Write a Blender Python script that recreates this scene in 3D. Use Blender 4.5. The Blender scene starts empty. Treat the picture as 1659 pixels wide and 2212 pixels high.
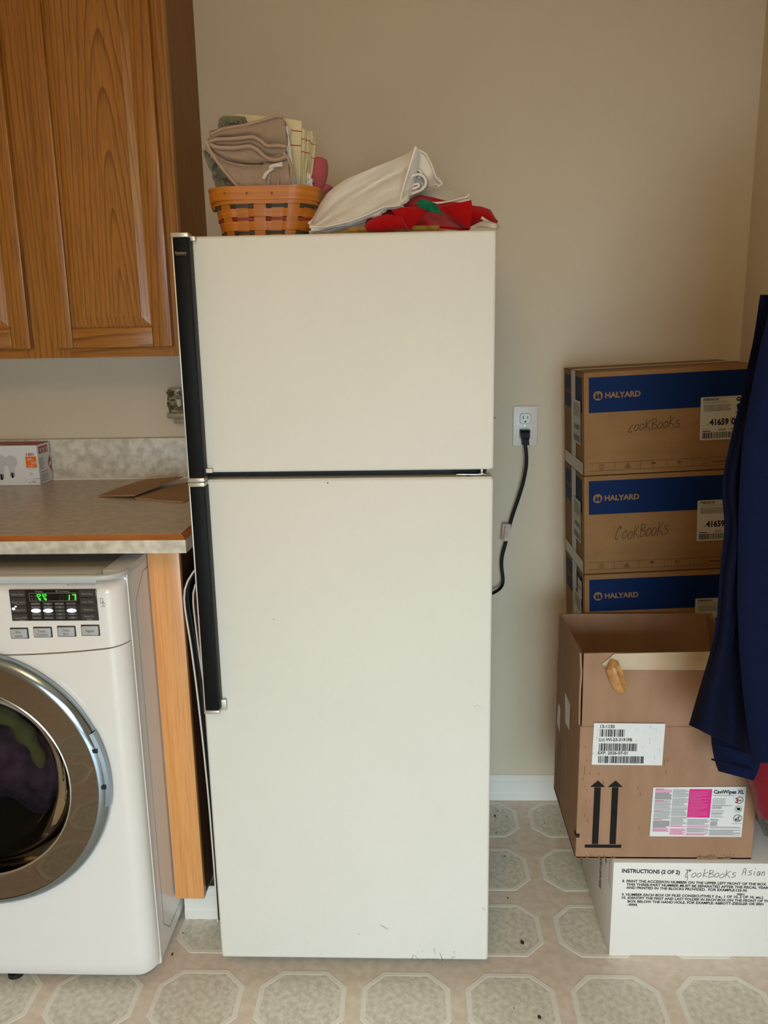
import bpy, bmesh, math, random
from mathutils import Vector, Matrix, noise
random.seed(7)
SC = bpy.context.scene
COL = SC.collection

# ------------------------------------------------------------------ camera
PITCH, YAW, ROLL = math.radians(12.513), math.radians(2.2537), math.radians(-1.0168)
FPX, CX, CY = 1763.5, 829.5, 1106.0
CAM = Vector((0.0, -2.35, 1.4578))
_f = Vector((-math.sin(YAW) * math.cos(PITCH), math.cos(YAW) * math.cos(PITCH), -math.sin(PITCH)))
_r = Vector((math.cos(YAW), math.sin(YAW), 0))
_u = _r.cross(_f)
RGT = _r * math.cos(ROLL) + _u * math.sin(ROLL)
UPV = -_r * math.sin(ROLL) + _u * math.cos(ROLL)
FWD = _f


def at(px, py, ax, val):
    """the point where the sight line of a photo pixel meets a real plane x, y or z = val"""
    d = FWD + (px - CX) / FPX * RGT - (py - CY) / FPX * UPV
    return CAM + d * ((val - CAM[ax]) / d[ax])


cam = bpy.data.cameras.new('camera')
cam.sensor_fit = 'HORIZONTAL'
cam.sensor_width = 36
cam.lens = FPX / 1659 * 36
cam.clip_start = 0.05
co = bpy.data.objects.new('camera', cam)
COL.objects.link(co)
m3 = Matrix((RGT, UPV, -FWD)).transposed()
co.matrix_world = Matrix.Translation(CAM) @ m3.to_4x4()
SC.camera = co

# ------------------------------------------------------------------ light
SC.view_settings.view_transform = 'Standard'
SC.view_settings.look = 'None'
SC.view_settings.gamma = 1
SC.view_settings.use_curve_mapping = False
SC.view_settings.exposure = 0.0
W = bpy.data.worlds.new('world')
SC.world = W
W.use_nodes = True
W.node_tree.nodes['Background'].inputs[0].default_value = (0.80, 0.90, 1.0, 1)
W.node_tree.nodes['Background'].inputs[1].default_value = 1.0


def area(name, loc, target, sx, sy, power, color):
    l = bpy.data.lights.new(name, 'AREA')
    l.shape = 'RECTANGLE'
    l.size, l.size_y = sx, sy
    l.energy = power
    l.color = color
    o = bpy.data.objects.new(name, l)
    COL.objects.link(o)
    o.location = loc
    d = Vector(target) - Vector(loc)
    o.rotation_euler = d.to_track_quat('-Z', 'Y').to_euler()
    return o


WX0, WX1, WZ0, WZ1, WY = -0.40, 1.00, 0.06, 1.80, -4.6
WC = Vector(((WX0 + WX1) / 2, WY + 0.06, (WZ0 + WZ1) / 2))
TILT = math.radians(42)
la = area('window_daylight', WC, WC + Vector((0, math.cos(TILT), -math.sin(TILT))), WX1 - WX0, WZ1 - WZ0, 92, (0.66, 0.86, 1.0))
la.data.spread = math.radians(125)
lc = bpy.data.lights.new('added_warm_fill', 'POINT')  # added fill without a fixture, warms the upper walls
lc.shadow_soft_size = 0.16
lc.energy = 23
lc.color = (1.0, 0.63, 0.25)
lo = bpy.data.objects.new('added_warm_fill', lc)
COL.objects.link(lo)
lo.location = (-0.3, -2.7, 2.2)


# ------------------------------------------------------------------ materials
def lin(c):
    return tuple(((v / 255 / 12.92) if v / 255 <= 0.04045 else ((v / 255 + 0.055) / 1.055) ** 2.4) for v in c)


MATS = {}


def mat(name, rgb, rough=0.5, metal=0.0, var=0.0, vscale=20.0, bump=0.0, bscale=200.0, spec=0.5, rgb2=None, sheen=0.0,
        coat=0.0, trans=0.0, emit=None, estr=0.0, stretch=(1, 1, 1), detail=4.0):
    m = bpy.data.materials.new(name)
    m.use_nodes = True
    nt = m.node_tree
    b = nt.nodes['Principled BSDF']
    b.inputs['Base Color'].default_value = (*lin(rgb), 1)
    b.inputs['Roughness'].default_value = rough
    b.inputs['Metallic'].default_value = metal
    b.inputs['Specular IOR Level'].default_value = spec
    b.inputs['Sheen Weight'].default_value = sheen
    b.inputs['Coat Weight'].default_value = coat
    b.inputs['Transmission Weight'].default_value = trans
    if emit:
        b.inputs['Emission Color'].default_value = (*lin(emit), 1)
        b.inputs['Emission Strength'].default_value = estr
    tc = nt.nodes.new('ShaderNodeTexCoord')
    mp = nt.nodes.new('ShaderNodeMapping')
    mp.inputs['Scale'].default_value = stretch
    nt.links.new(tc.outputs['Object'], mp.inputs['Vector'])
    if var > 0 or rgb2:
        n = nt.nodes.new('ShaderNodeTexNoise')
        n.inputs['Scale'].default_value = vscale
        n.inputs['Detail'].default_value = detail
        nt.links.new(mp.outputs[0], n.inputs['Vector'])
        r = nt.nodes.new('ShaderNodeValToRGB')
        c = lin(rgb)
        c2 = lin(rgb2) if rgb2 else tuple(v * (1 - var) for v in c)
        r.color_ramp.elements[0].position = 0.35
        r.color_ramp.elements[1].position = 0.65
        r.color_ramp.elements[0].color = (*c2, 1)
        r.color_ramp.elements[1].color = (*c, 1)
        nt.links.new(n.outputs['Fac'], r.inputs['Fac'])
        nt.links.new(r.outputs[0], b.inputs['Base Color'])
    if bump > 0:
        n2 = nt.nodes.new('ShaderNodeTexNoise')
        n2.inputs['Scale'].default_value = bscale
        n2.inputs['Detail'].default_value = 2
        nt.links.new(mp.outputs[0], n2.inputs['Vector'])
        bp = nt.nodes.new('ShaderNodeBump')
        bp.inputs['Strength'].default_value = bump
        bp.inputs['Distance'].default_value = 0.002
        nt.links.new(n2.outputs['Fac'], bp.inputs['Height'])
        nt.links.new(bp.outputs[0], b.inputs['Normal'])
    MATS[name] = m
    return m


def oak(name, base, dark, pore, rings=26.0, slope=0.05, zs=0.05, offx=0.0, rough=0.34, vertical=True, ramt=1.0):
    """flat-sawn oak: growth rings cut by a board face, plus fine dark pores along the grain"""
    m = bpy.data.materials.new(name)
    m.use_nodes = True
    nt = m.node_tree
    N, L = nt.nodes, nt.links
    b = N['Principled BSDF']
    b.inputs['Roughness'].default_value = rough
    b.inputs['Coat Weight'].default_value = 0.08
    tc = N.new('ShaderNodeTexCoord')
    rot = N.new('ShaderNodeMapping')
    if not vertical:
        rot.inputs['Rotation'].default_value = (0, math.pi / 2, 0)
    L.new(tc.outputs['Object'], rot.inputs['Vector'])
    mp = N.new('ShaderNodeMapping')
    mp.inputs['Scale'].default_value = (1, 1, zs)
    mp.inputs['Location'].default_value = (offx, 0.0, 0)
    L.new(rot.outputs[0], mp.inputs['Vector'])
    nz = N.new('ShaderNodeTexNoise')
    nz.inputs['Scale'].default_value = 9
    nz.inputs['Detail'].default_value = 3
    L.new(mp.outputs[0], nz.inputs['Vector'])
    sub = N.new('ShaderNodeVectorMath'); sub.operation = 'SUBTRACT'
    sub.inputs[1].default_value = (0.5, 0.5, 0.5)
    L.new(nz.outputs['Color'], sub.inputs[0])
    sc = N.new('ShaderNodeVectorMath'); sc.operation = 'SCALE'
    sc.inputs['Scale'].default_value = 0.05
    L.new(sub.outputs[0], sc.inputs[0])
    add = N.new('ShaderNodeVectorMath'); add.operation = 'ADD'
    L.new(mp.outputs[0], add.inputs[0]); L.new(sc.outputs[0], add.inputs[1])
    sep = N.new('ShaderNodeSeparateXYZ')
    L.new(add.outputs[0], sep.inputs[0])

    def math_(op, a, bb):
        n = N.new('ShaderNodeMath'); n.operation = op
        for i, v in enumerate((a, bb)):
            if isinstance(v, (int, float)):
                n.inputs[i].default_value = v
            else:
                L.new(v, n.inputs[i])
        return n.outputs[0]
    x2 = math_('POWER', math_('ABSOLUTE', sep.outputs[0], 0), 2.0)
    d = math_('ADD', math_('MULTIPLY', sep.outputs[2], 1.0), slope)
    r = math_('SQRT', math_('ADD', x2, math_('POWER', math_('ABSOLUTE', d, 0), 2.0)), 0)
    saw = math_('FRACT', math_('MULTIPLY', r, rings), 0)
    ramp = N.new('ShaderNodeValToRGB')
    e = ramp.color_ramp.elements
    e[0].position = 0.0; e[0].color = (*lin(base), 1)
    e[1].position = 1.0; e[1].color = (*lin(base), 1)
    k = e.new(0.70); k.color = (*[v * (1 - 0.12 * ramt) for v in lin(base)], 1)
    k = e.new(0.93); k.color = (*lin(dark), 1)
    L.new(saw, ramp.inputs['Fac'])
    pm = N.new('ShaderNodeMapping')
    pm.inputs['Scale'].default_value = (330, 30, 9)
    L.new(rot.outputs[0], pm.inputs['Vector'])
    pn = N.new('ShaderNodeTexNoise')
    pn.inputs['Scale'].default_value = 1
    pn.inputs['Detail'].default_value = 3
    L.new(pm.outputs[0], pn.inputs['Vector'])
    pr = N.new('ShaderNodeValToRGB')
    pr.color_ramp.elements[0].position = 0.36
    pr.color_ramp.elements[1].position = 0.52
    L.new(pn.outputs['Fac'], pr.inputs['Fac'])
    mix = N.new('ShaderNodeMix'); mix.data_type = 'RGBA'
    mix.inputs['A'].default_value = (*lin(pore), 1)
    L.new(pr.outputs[0], mix.inputs['Factor'])
    L.new(ramp.outputs[0], mix.inputs['B'])
    mx2 = N.new('ShaderNodeMix'); mx2.data_type = 'RGBA'; mx2.inputs['Factor'].default_value = 0.45
    L.new(ramp.outputs[0], mx2.inputs['A']); L.new(mix.outputs['Result'], mx2.inputs['B'])
    L.new(mx2.outputs['Result'], b.inputs['Base Color'])
    bp = N.new('ShaderNodeBump'); bp.inputs['Strength'].default_value = 0.15; bp.inputs['Distance'].default_value = 0.001
    L.new(pn.outputs['Fac'], bp.inputs['Height']); L.new(bp.outputs[0], b.inputs['Normal'])
    MATS[name] = m
    return m


mat('wall_paint', (215, 198, 172), 0.85, var=0.03, vscale=3, bump=0.25, bscale=350)
mat('ceiling_paint', (225, 220, 210), 0.9, bump=0.2, bscale=120)
mat('trim_white', (230, 222, 210), 0.42)
mat('vinyl_ground', (229, 212, 193), 0.42, rgb2=(214, 196, 176), vscale=45, bump=0.08, bscale=90, detail=11)
mat('vinyl_tile', (230, 222, 203), 0.42, rgb2=(200, 193, 174), vscale=70, bump=0.15, bscale=110, detail=13)
mat('vinyl_border', (236, 229, 213), 0.42, var=0.06, vscale=60)
mat('floor_crumb', (60, 40, 28), 0.8)
mat('window_white', (235, 235, 235), 0.4)
oak('oak_panel', (172, 112, 42), (124, 74, 22), (96, 52, 16), rings=92, slope=0.012, zs=0.075, offx=-0.384, ramt=0.8)
oak('oak_stile', (168, 108, 40), (128, 78, 24), (98, 54, 16), rings=95, slope=0.16, zs=0.03, offx=-0.60, ramt=0.7)
oak('oak_rail', (166, 106, 38), (126, 76, 24), (98, 54, 16), rings=90, slope=0.12, zs=0.03, offx=0.0, vertical=False, ramt=0.7)
oak('oak_frame', (168, 108, 40), (130, 80, 25), (98, 54, 16), rings=80, slope=0.3, zs=0.02, offx=0.3, ramt=0.7)
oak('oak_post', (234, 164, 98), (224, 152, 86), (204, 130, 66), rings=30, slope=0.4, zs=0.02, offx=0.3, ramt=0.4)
mat('veneer_brown', (150, 100, 46), 0.6, rgb2=(134, 88, 40), vscale=12, stretch=(8, 8, 0.6))
mat('laminate_top', (206, 190, 168), 0.30, rgb2=(182, 166, 145), vscale=48, detail=11)
mat('laminate_edge', (222, 213, 195), 0.35, rgb2=(188, 177, 158), vscale=50, detail=11)
mat('wood_strip', (186, 110, 48), 0.4, rgb2=(160, 90, 36), vscale=6, stretch=(1, 20, 20))
mat('appliance_white', (228, 222, 214), 0.22, coat=0.35)
mat('appliance_side', (224, 216, 208), 0.25, coat=0.3)
mat('dryer_top', (196, 194, 190), 0.35)
mat('seam_grey', (120, 120, 122), 0.5)
mat('chrome_blue', (150, 164, 176), 0.14, metal=1.0)
mat('chrome', (205, 203, 198), 0.2, metal=1.0)
mat('mirror_bronze', (136, 127, 114), 0.035, metal=1.0)
mat('mirror_dark', (70, 64, 56), 0.08, metal=1.0)
mat('rubber_black', (18, 17, 17), 0.5)
mat('display_black', (22, 20, 20), 0.14)
mat('key_grey', (58, 53, 50), 0.3)
mat('display_print', (150, 146, 142), 0.5)
mat('display_dim', (74, 70, 68), 0.4)
mat('lcd_ghost', (64, 58, 48), 0.4)
mat('led_green', (60, 255, 60), 0.4, emit=(70, 255, 50), estr=1.6)
mat('led_white', (255, 255, 255), 0.4, emit=(236, 230, 255), estr=2.4)
mat('button_grey', (176, 175, 173), 0.35)
mat('button_print', (70, 68, 68), 0.6)
mat('drum_steel', (120, 116, 110), 0.4, metal=0.6)
mat('cloth_purple', (96, 76, 104), 0.9, var=0.6, vscale=30)
mat('cloth_lime', (124, 128, 84), 0.9, var=0.2, vscale=30)
mat('cloth_navy_wash', (24, 24, 60), 0.9)


def glass_mat(name, tint, rough=0.02, amt=1.5):
    m = bpy.data.materials.new(name)
    m.use_nodes = True
    nt = m.node_tree
    nt.nodes.remove(nt.nodes['Principled BSDF'])
    out = nt.nodes['Material Output']
    tr = nt.nodes.new('ShaderNodeBsdfTransparent'); tr.inputs[0].default_value = (*lin(tint), 1)
    gl = nt.nodes.new('ShaderNodeBsdfGlossy'); gl.inputs['Roughness'].default_value = rough
    fr = nt.nodes.new('ShaderNodeFresnel'); fr.inputs[0].default_value = amt
    mx = nt.nodes.new('ShaderNodeMixShader')
    nt.links.new(fr.outputs[0], mx.inputs[0])
    nt.links.new(tr.outputs[0], mx.inputs[1]); nt.links.new(gl.outputs[0], mx.inputs[2])
    nt.links.new(mx.outputs[0], out.inputs[0])
    MATS[name] = m


glass_mat('window_glass', (240, 244, 244))
glass_mat('door_glass', (188, 184, 176), 0.03, 1.14)
mat('fridge_white', (220, 215, 203), 0.6, bump=0.22, bscale=420, var=0.02, vscale=4, spec=0.22)
mat('fridge_grey', (196, 198, 196), 0.4)
mat('gasket_dark', (26, 26, 25), 0.6)
mat('handle_black', (12, 12, 12), 0.5, spec=0.14, bump=0.1, bscale=500)
mat('handle_trim', (190, 184, 172), 0.3, metal=0.5)
mat('scuff', (88, 82, 76), 0.7)
mat('cord_black', (13, 12, 12), 0.5, spec=0.2)
mat('cord_tag', (206, 194, 178), 0.6, rgb2=(190, 172, 152), vscale=60)
mat('tag_orange', (214, 120, 84), 0.6)
mat('outlet_white', (216, 208, 196), 0.35)
mat('slot_black', (22, 20, 18), 0.6)
mat('tray_black', (24, 24, 24), 0.35)
mat('tray_white', (220, 214, 205), 0.4)
mat('tray_red', (92, 30, 24), 0.45)
mat('basket_wood', (206, 124, 30), 0.42, rgb2=(186, 106, 22), vscale=7, stretch=(2, 2, 30))
mat('basket_green', (62, 58, 36), 0.6, var=0.3, vscale=60)
mat('basket_red', (148, 36, 16), 0.55, var=0.2, vscale=60)
mat('rivet', (120, 74, 26), 0.4, metal=0.6)


def cloth(name, rgb, weave=900, var=0.08, vscale=25, rough=0.95, bump=0.5):
    return mat(name, rgb, rough, var=var, vscale=vscale, bump=bump, bscale=weave, sheen=0.0 if sum(rgb) < 120 else 0.15, spec=0.15)


cloth('cloth_taupe', (172, 146, 122), weave=520, var=0.12, vscale=90, bump=0.8)
cloth('cloth_taupe_edge', (182, 152, 128), weave=520)
cloth('cloth_cream', (226, 208, 164), weave=700, var=0.05)
cloth('cloth_white', (240, 232, 219), weave=600, var=0.05, vscale=18)
cloth('cloth_sage', (132, 126, 100), weave=600, var=0.25, vscale=60)
cloth('cloth_grey', (168, 166, 158), weave=600)
cloth('cloth_stripe', (176, 84, 40), weave=700)
cloth('cloth_pink', (196, 96, 96), weave=350, var=0.14, vscale=120, bump=1.0)
cloth('cloth_red', (176, 8, 10), weave=800, var=0.1)
cloth('cloth_green', (16, 112, 74), weave=400, var=0.4, vscale=90)
cloth('cloth_blue_print', (120, 128, 140), weave=500)
cloth('straw_yellow', (176, 134, 62), weave=300, var=0.45, vscale=120)
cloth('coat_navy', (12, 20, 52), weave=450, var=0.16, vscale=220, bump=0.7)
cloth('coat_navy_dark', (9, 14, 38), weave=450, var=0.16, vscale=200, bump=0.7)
cloth('garment_red', (120, 24, 32), weave=400, var=0.15, vscale=160)
cloth('garment_grey', (88, 82, 72), weave=260, var=0.5, vscale=260, bump=1.0)
mat('label_white', (222, 220, 216), 0.5)
mat('label_shaded', (186, 182, 170), 0.5)  # white sticker paper with the dimness of the carton corner in its colour
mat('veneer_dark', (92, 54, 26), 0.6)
mat('care_label', (206, 198, 184), 0.5)
mat('cardboard', (146, 108, 68), 0.8, rgb2=(138, 101, 62), spec=0.2, vscale=10, bump=0.1, bscale=150, stretch=(1, 1, 3))  # glove carton board, darkened to carry the corner's low light
mat('cardboard_brown', (160, 122, 93), 0.75, rgb2=(151, 113, 84), vscale=10, bump=0.1, bscale=150, stretch=(3, 3, 1))
mat('cardboard_edge', (120, 86, 54), 0.85, rgb2=(150, 110, 72), vscale=160)
mat('cardboard_flat', (176, 136, 94), 0.75, var=0.06, vscale=12)
mat('print_blue', (7, 33, 76), 0.6, spec=0.12)
mat('print_brown', (84, 58, 38), 0.7, spec=0.12)
mat('print_black', (28, 26, 25), 0.6, spec=0.12)
mat('print_grey', (120, 118, 118), 0.6)
mat('print_lightgrey', (168, 165, 166), 0.6)
mat('print_pink', (216, 26, 128), 0.5)
mat('print_pinkline', (226, 120, 170), 0.5)
mat('print_red', (170, 36, 40), 0.5)
mat('print_orange', (240, 112, 24), 0.5)
mat('print_rust', (176, 92, 66), 0.5)
mat('pen_dark', (66, 46, 34), 0.7, spec=0.12)
mat('pen_black', (52, 48, 50), 0.7, spec=0.12)
mat('stain', (124, 88, 60), 0.8)
mat('packing_tape', (198, 176, 146), 0.3, rgb2=(188, 160, 126), vscale=14, coat=0.3)
mat('tape_amber', (194, 142, 84), 0.42, rgb2=(166, 110, 58), vscale=60, coat=0.15)
mat('clear_tape', (136, 120, 102), 0.3, coat=0.2)
mat('filebox_white', (228, 221, 211), 0.55)
mat('bulb_carton', (226, 224, 222), 0.4)
mat('bulb_grey', (198, 197, 196), 0.4, var=0.05, vscale=30)
mat('porcelain', (160, 148, 118), 0.35)
mat('floral', (110, 100, 62), 0.5, rgb2=(70, 60, 30), vscale=90)
mat('ring_white', (214, 200, 178), 0.4)


# ------------------------------------------------------------------ mesh tools
class M:
    def __init__(s):
        s.v, s.f, s.mi, s.sm = [], [], [], []

    def add(s, vs, fs, m=0, smooth=False):
        o = len(s.v)
        s.v += [Vector(p) for p in vs]
        for f in fs:
            s.f.append([i + o for i in f]); s.mi.append(m); s.sm.append(smooth)

    def box(s, x0, x1, y0, y1, z0, z1, m=0, b=0.0, seg=2):
        if b <= 0:
            vs = [(x, y, z) for x in (x0, x1) for y in (y0, y1) for z in (z0, z1)]
            s.add(vs, [(0, 1, 3, 2), (4, 6, 7, 5), (0, 4, 5, 1), (2, 3, 7, 6), (0, 2, 6, 4), (1, 5, 7, 3)], m)
            return
        bm = bmesh.new()
        bmesh.ops.create_cube(bm, size=1)
        for v in bm.verts:
            v.co = Vector(((x0 + x1) / 2 + v.co.x * (x1 - x0), (y0 + y1) / 2 + v.co.y * (y1 - y0), (z0 + z1) / 2 + v.co.z * (z1 - z0)))
        bmesh.ops.bevel(bm, geom=bm.edges[:], offset=b, segments=seg, affect='EDGES', profile=0.5)
        s.bm(bm, m, True)

    def bm(s, bm, m=0, smooth=False):
        bm.verts.index_update()
        s.add([v.co.copy() for v in bm.verts], [[v.index for v in f.verts] for f in bm.faces], m, smooth)
        bm.free()

    def tube(s, path, r, n=8, m=0, flat=1.0, caps=True):
        path = [Vector(p) for p in path]
        rings = []
        up = Vector((0, 1, 0.01)).normalized()
        for i, p in enumerate(path):
            a = path[max(0, i - 1)]; b = path[min(len(path) - 1, i + 1)]
            t = (b - a).normalized()
            sd = t.cross(up)
            if sd.length < 1e-3:
                sd = t.cross(Vector((1, 0, 0)))
            sd.normalize()
            nn = sd.cross(t).normalized()
            rr = r[i] if isinstance(r, (list, tuple)) else r
            rings.append([p + sd * math.cos(2 * math.pi * k / n) * rr + nn * math.sin(2 * math.pi * k / n) * rr * flat for k in range(n)])
        s.loft(rings, m, caps)

    def loft(s, rings, m=0, caps=True, smooth=True):
        n = len(rings[0])
        vs = [p for r in rings for p in r]
        fs = []
        for i in range(len(rings) - 1):
            for k in range(n):
                a, b = i * n + k, i * n + (k + 1) % n
                fs.append((a, b, b + n, a + n))
        s.add(vs, fs, m, smooth)
        if caps:
            s.add(rings[0], [list(range(n))[::-1]], m); s.add(rings[-1], [list(range(n))], m)

    def prism(s, poly, O, u, v, n, d, m=0):
        """polygon in the (u, v) plane at O, thickened by d along n"""
        O, u, v, n = Vector(O), Vector(u), Vector(v), Vector(n)
        k = len(poly)
        a = [O + u * p[0] + v * p[1] for p in poly]
        b = [p + n * d for p in a]
        s.add(a + b, [list(range(k))[::-1], list(range(k, 2 * k))] + [(i, (i + 1) % k, k + (i + 1) % k, k + i) for i in range(k)], m)

    def lathe(s, prof, O, axis, n=48, m=0, a0=0.0, a1=2 * math.pi, smooth=True):
        """profile (radius, height along axis)"""
        O, axis = Vector(O), Vector(axis).normalized()
        x = axis.orthogonal().normalized()
        if abs(axis.y) > 0.9:
            x = Vector((1, 0, 0))
        y = axis.cross(x)
        full = abs(a1 - a0 - 2 * math.pi) < 1e-6
        cnt = n if full else n + 1
        vs = []
        for r, h in prof:
            for k in range(cnt):
                t = a0 + (a1 - a0) * k / n
                vs.append(O + axis * h + (x * math.cos(t) + y * math.sin(t)) * r)
        fs = []
        for i in range(len(prof) - 1):
            for k in range(n):
                a, b = i * cnt + k, i * cnt + (k + 1) % cnt
                fs.append((a, b, b + cnt, a + cnt))
        s.add(vs, fs, m, smooth)

    def sheet(s, G, th, m=0, mfun=None):
        """closed sheet from a grid of points, thickened by th against its normals"""
        R, C = len(G), len(G[0])
        nr = [[None] * C for _ in range(R)]
        for i in range(R):
            for j in range(C):
                du = G[i][min(C - 1, j + 1)] - G[i][max(0, j - 1)]
                dv = G[min(R - 1, i + 1)][j] - G[max(0, i - 1)][j]
                q = du.cross(dv)
                nr[i][j] = q.normalized() if q.length > 1e-12 else Vector((0, -1, 0))
        B = [[G[i][j] - nr[i][j] * th for j in range(C)] for i in range(R)]
        vs = [p for r in G for p in r] + [p for r in B for p in r]
        o = R * C
        for i in range(R - 1):
            for j in range(C - 1):
                a = i * C + j
                pass
        base = len(s.v)
        s.v += [Vector(p) for p in vs]

        def F(idx, mm):
            s.f.append([k + base for k in idx]); s.mi.append(mm); s.sm.append(True)
        for i in range(R - 1):
            for j in range(C - 1):
                a = i * C + j
                mm = mfun(i / (R - 1), j / (C - 1)) if mfun else m
                F((a, a + 1, a + C + 1, a + C), mm)
                F((o + a, o + a + C, o + a + C + 1, o + a + 1), mm)
        for j in range(C - 1):
            F((j + 1, j, o + j, o + j + 1), m)
            e = (R - 1) * C + j
            F((e, e + 1, o + e + 1, o + e), m)
        for i in range(R - 1):
            a = i * C
            F((a, a + C, o + a + C, o + a), m)
            e = i * C + C - 1
            F((e + C, e, o + e, o + e + C), m)


WM = {}     # world matrix of each parent


def props(o, label=None, cat=None, group=None, kind=None):
    if label: o['label'] = label
    if cat: o['category'] = cat
    if group: o['group'] = group
    if kind: o['kind'] = kind


def thing(name, loc, label, cat, group=None, rot=(0, 0, 0)):
    o = bpy.data.objects.new(name, None)
    o.empty_display_size = 0.05
    COL.objects.link(o)
    o.location = loc
    o.rotation_euler = rot
    from mathutils import Euler
    WM[o] = Matrix.Translation(Vector(loc)) @ Euler(rot).to_matrix().to_4x4()
    props(o, label, cat, group)
    return o


def build(name, mesh, mats, parent=None, local=False, label=None, cat=None, group=None, kind=None, origin=None):
    if isinstance(mats, str):
        mats = [mats]
    me = bpy.data.meshes.new(name)
    me.from_pydata([tuple(v) for v in mesh.v], [], mesh.f)
    for q in mats:
        me.materials.append(MATS[q])
    me.polygons.foreach_set('material_index', mesh.mi)
    me.polygons.foreach_set('use_smooth', mesh.sm)
    bm = bmesh.new(); bm.from_mesh(me)
    bmesh.ops.recalc_face_normals(bm, faces=bm.faces[:])
    bm.to_mesh(me); bm.free()
    if any(mesh.sm):
        try:
            me.set_sharp_from_angle(angle=math.radians(40))
        except Exception:
            pass
    o = bpy.data.objects.new(name, me)
    COL.objects.link(o)
    if parent is not None:
        o.parent = parent
        WM[o] = WM[parent]
        if not local:
            me.transform(WM[parent].inverted())
    elif origin is not None:
        me.transform(Matrix.Translation(-Vector(origin)))
        o.location = origin
        WM[o] = Matrix.Translation(Vector(origin))
    else:
        WM[o] = Matrix.Identity(4)
    props(o, label, cat, group, kind)
    return o


# ---- flat print on a face
TXT = {}


def text_geo(body, bold):
    k = (body, bold)
    if k not in TXT:
        cu = bpy.data.curves.new('t', 'FONT')
        cu.body = body
        cu.size = 1
        cu.resolution_u = 3
        cu.offset = bold
        ob = bpy.data.objects.new('t', cu)
        COL.objects.link(ob)
        dg = bpy.context.evaluated_depsgraph_get()
        me = bpy.data.meshes.new_from_object(ob.evaluated_get(dg))
        vs = [(v.co.x, v.co.y) for v in me.vertices]
        fs = [list(p.vertices) for p in me.polygons]
        bpy.data.objects.remove(ob); bpy.data.curves.remove(cu); bpy.data.meshes.remove(me)
        TXT[k] = (vs, fs)
    return TXT[k]


CAP = None


class Face:
    """a flat face of a thing: origin at its lower left (as you look at it), u to the right, v up, n out"""

    def __init__(s, O, u, v, n=None, lift=0.0006):
        s.O, s.u, s.v = Vector(O), Vector(u).normalized(), Vector(v).normalized()
        s.n = Vector(n).normalized() if n is not None else s.u.cross(s.v)
        s.lift = lift

    def P(s, u, v, k=1.0):
        return s.O + s.u * u + s.v * v + s.n * s.lift * k

    def poly(s, mm, pts, m=0, k=1.0):
        mm.add([s.P(a, b, k) for a, b in pts], [list(range(len(pts)))], m)

    def rect(s, mm, u0, v0, u1, v1, m=0, k=1.0):
        s.poly(mm, [(u0, v0), (u1, v0), (u1, v1), (u0, v1)], m, k)

    def frame(s, mm, u0, v0, u1, v1, w, m=0, k=1.0):
        s.rect(mm, u0, v0, u1, v0 + w, m, k); s.rect(mm, u0, v1 - w, u1, v1, m, k)
        s.rect(mm, u0, v0, u0 + w, v1, m, k); s.rect(mm, u1 - w, v0, u1, v1, m, k)

    def disc(s, mm, cu, cv, r, m=0, k=1.0, n=28, ry=None):
        s.poly(mm, [(cu + r * math.cos(2 * math.pi * i / n), cv + (ry or r) * math.sin(2 * math.pi * i / n)) for i in range(n)], m, k)

    def ring(s, mm, cu, cv, r0, r1, m=0, k=1.0, n=28, a0=0, a1=2 * math.pi):
        for i in range(n):
            t, q = a0 + (a1 - a0) * i / n, a0 + (a1 - a0) * (i + 1) / n
            s.poly(mm, [(cu + r0 * math.cos(t), cv + r0 * math.sin(t)), (cu + r1 * math.cos(t), cv + r1 * math.sin(t)),
                        (cu + r1 * math.cos(q), cv + r1 * math.sin(q)), (cu + r0 * math.cos(q), cv + r0 * math.sin(q))], m, k)

    def text(s, mm, body, u, v, h, w=None, m=0, bold=0.0, k=1.0, align='l'):
        """cap height h; fitted to width w; (u, v) = left end of the base line"""
        global CAP
        if CAP is None:
            CAP = max(p[1] for p in text_geo('H', 0)[0])
        vs, fs = text_geo(body, bold)
        if not vs:
            return
        x0, x1 = min(p[0] for p in vs), max(p[0] for p in vs)
        sy = h / CAP
        sx = (w / (x1 - x0)) if w else sy
        if align == 'c':
            u -= sx * (x1 - x0) / 2
        elif align == 'r':
            u -= sx * (x1 - x0)
        mm.add([s.P(u + (a - x0) * sx, v + b * sy, k) for a, b in vs], fs, m)

    def line(s, mm, pts, w, m=0, k=1.0):
        """a pen stroke as a thin ribbon"""
        for (a, b), (c, d) in zip(pts, pts[1:]):
            t = Vector((c - a, d - b))
            if t.length < 1e-9:
                continue
            t.normalize()
            q = Vector((-t.y, t.x)) * w / 2
            e = t * w * 0.35
            s.poly(mm, [(a - e.x + q.x, b - e.y + q.y), (a - e.x - q.x, b - e.y - q.y), (c + e.x - q.x, d + e.y - q.y), (c + e.x + q.x, d + e.y + q.y)], m, k)

    def barcode(s, mm, u0, v0, u1, v1, m=0, k=1.0, seed=1, unit=0.0008):
        rnd = random.Random(seed)
        u = u0
        while u < u1:
            w = unit * rnd.choice((1, 1, 2, 3))
            s.rect(mm, u, v0, min(u + w, u1), v1, m, k)
            u += w + unit * rnd.choice((1, 1, 2))

    def lines(s, mm, u0, v0, u1, v1, n, fill=0.5, m=0, k=1.0, seed=1, ragged=0.25):
        """rows of print too small to read"""
        rnd = random.Random(seed)
        p = (v1 - v0) / n
        for i in range(n):
            b = v1 - (i + 1) * p
            e = u1 - (u1 - u0) * (rnd.random() * ragged if rnd.random() < 0.45 else 0)
            s.rect(mm, u0, b, e, b + p * fill, m, k)


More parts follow.
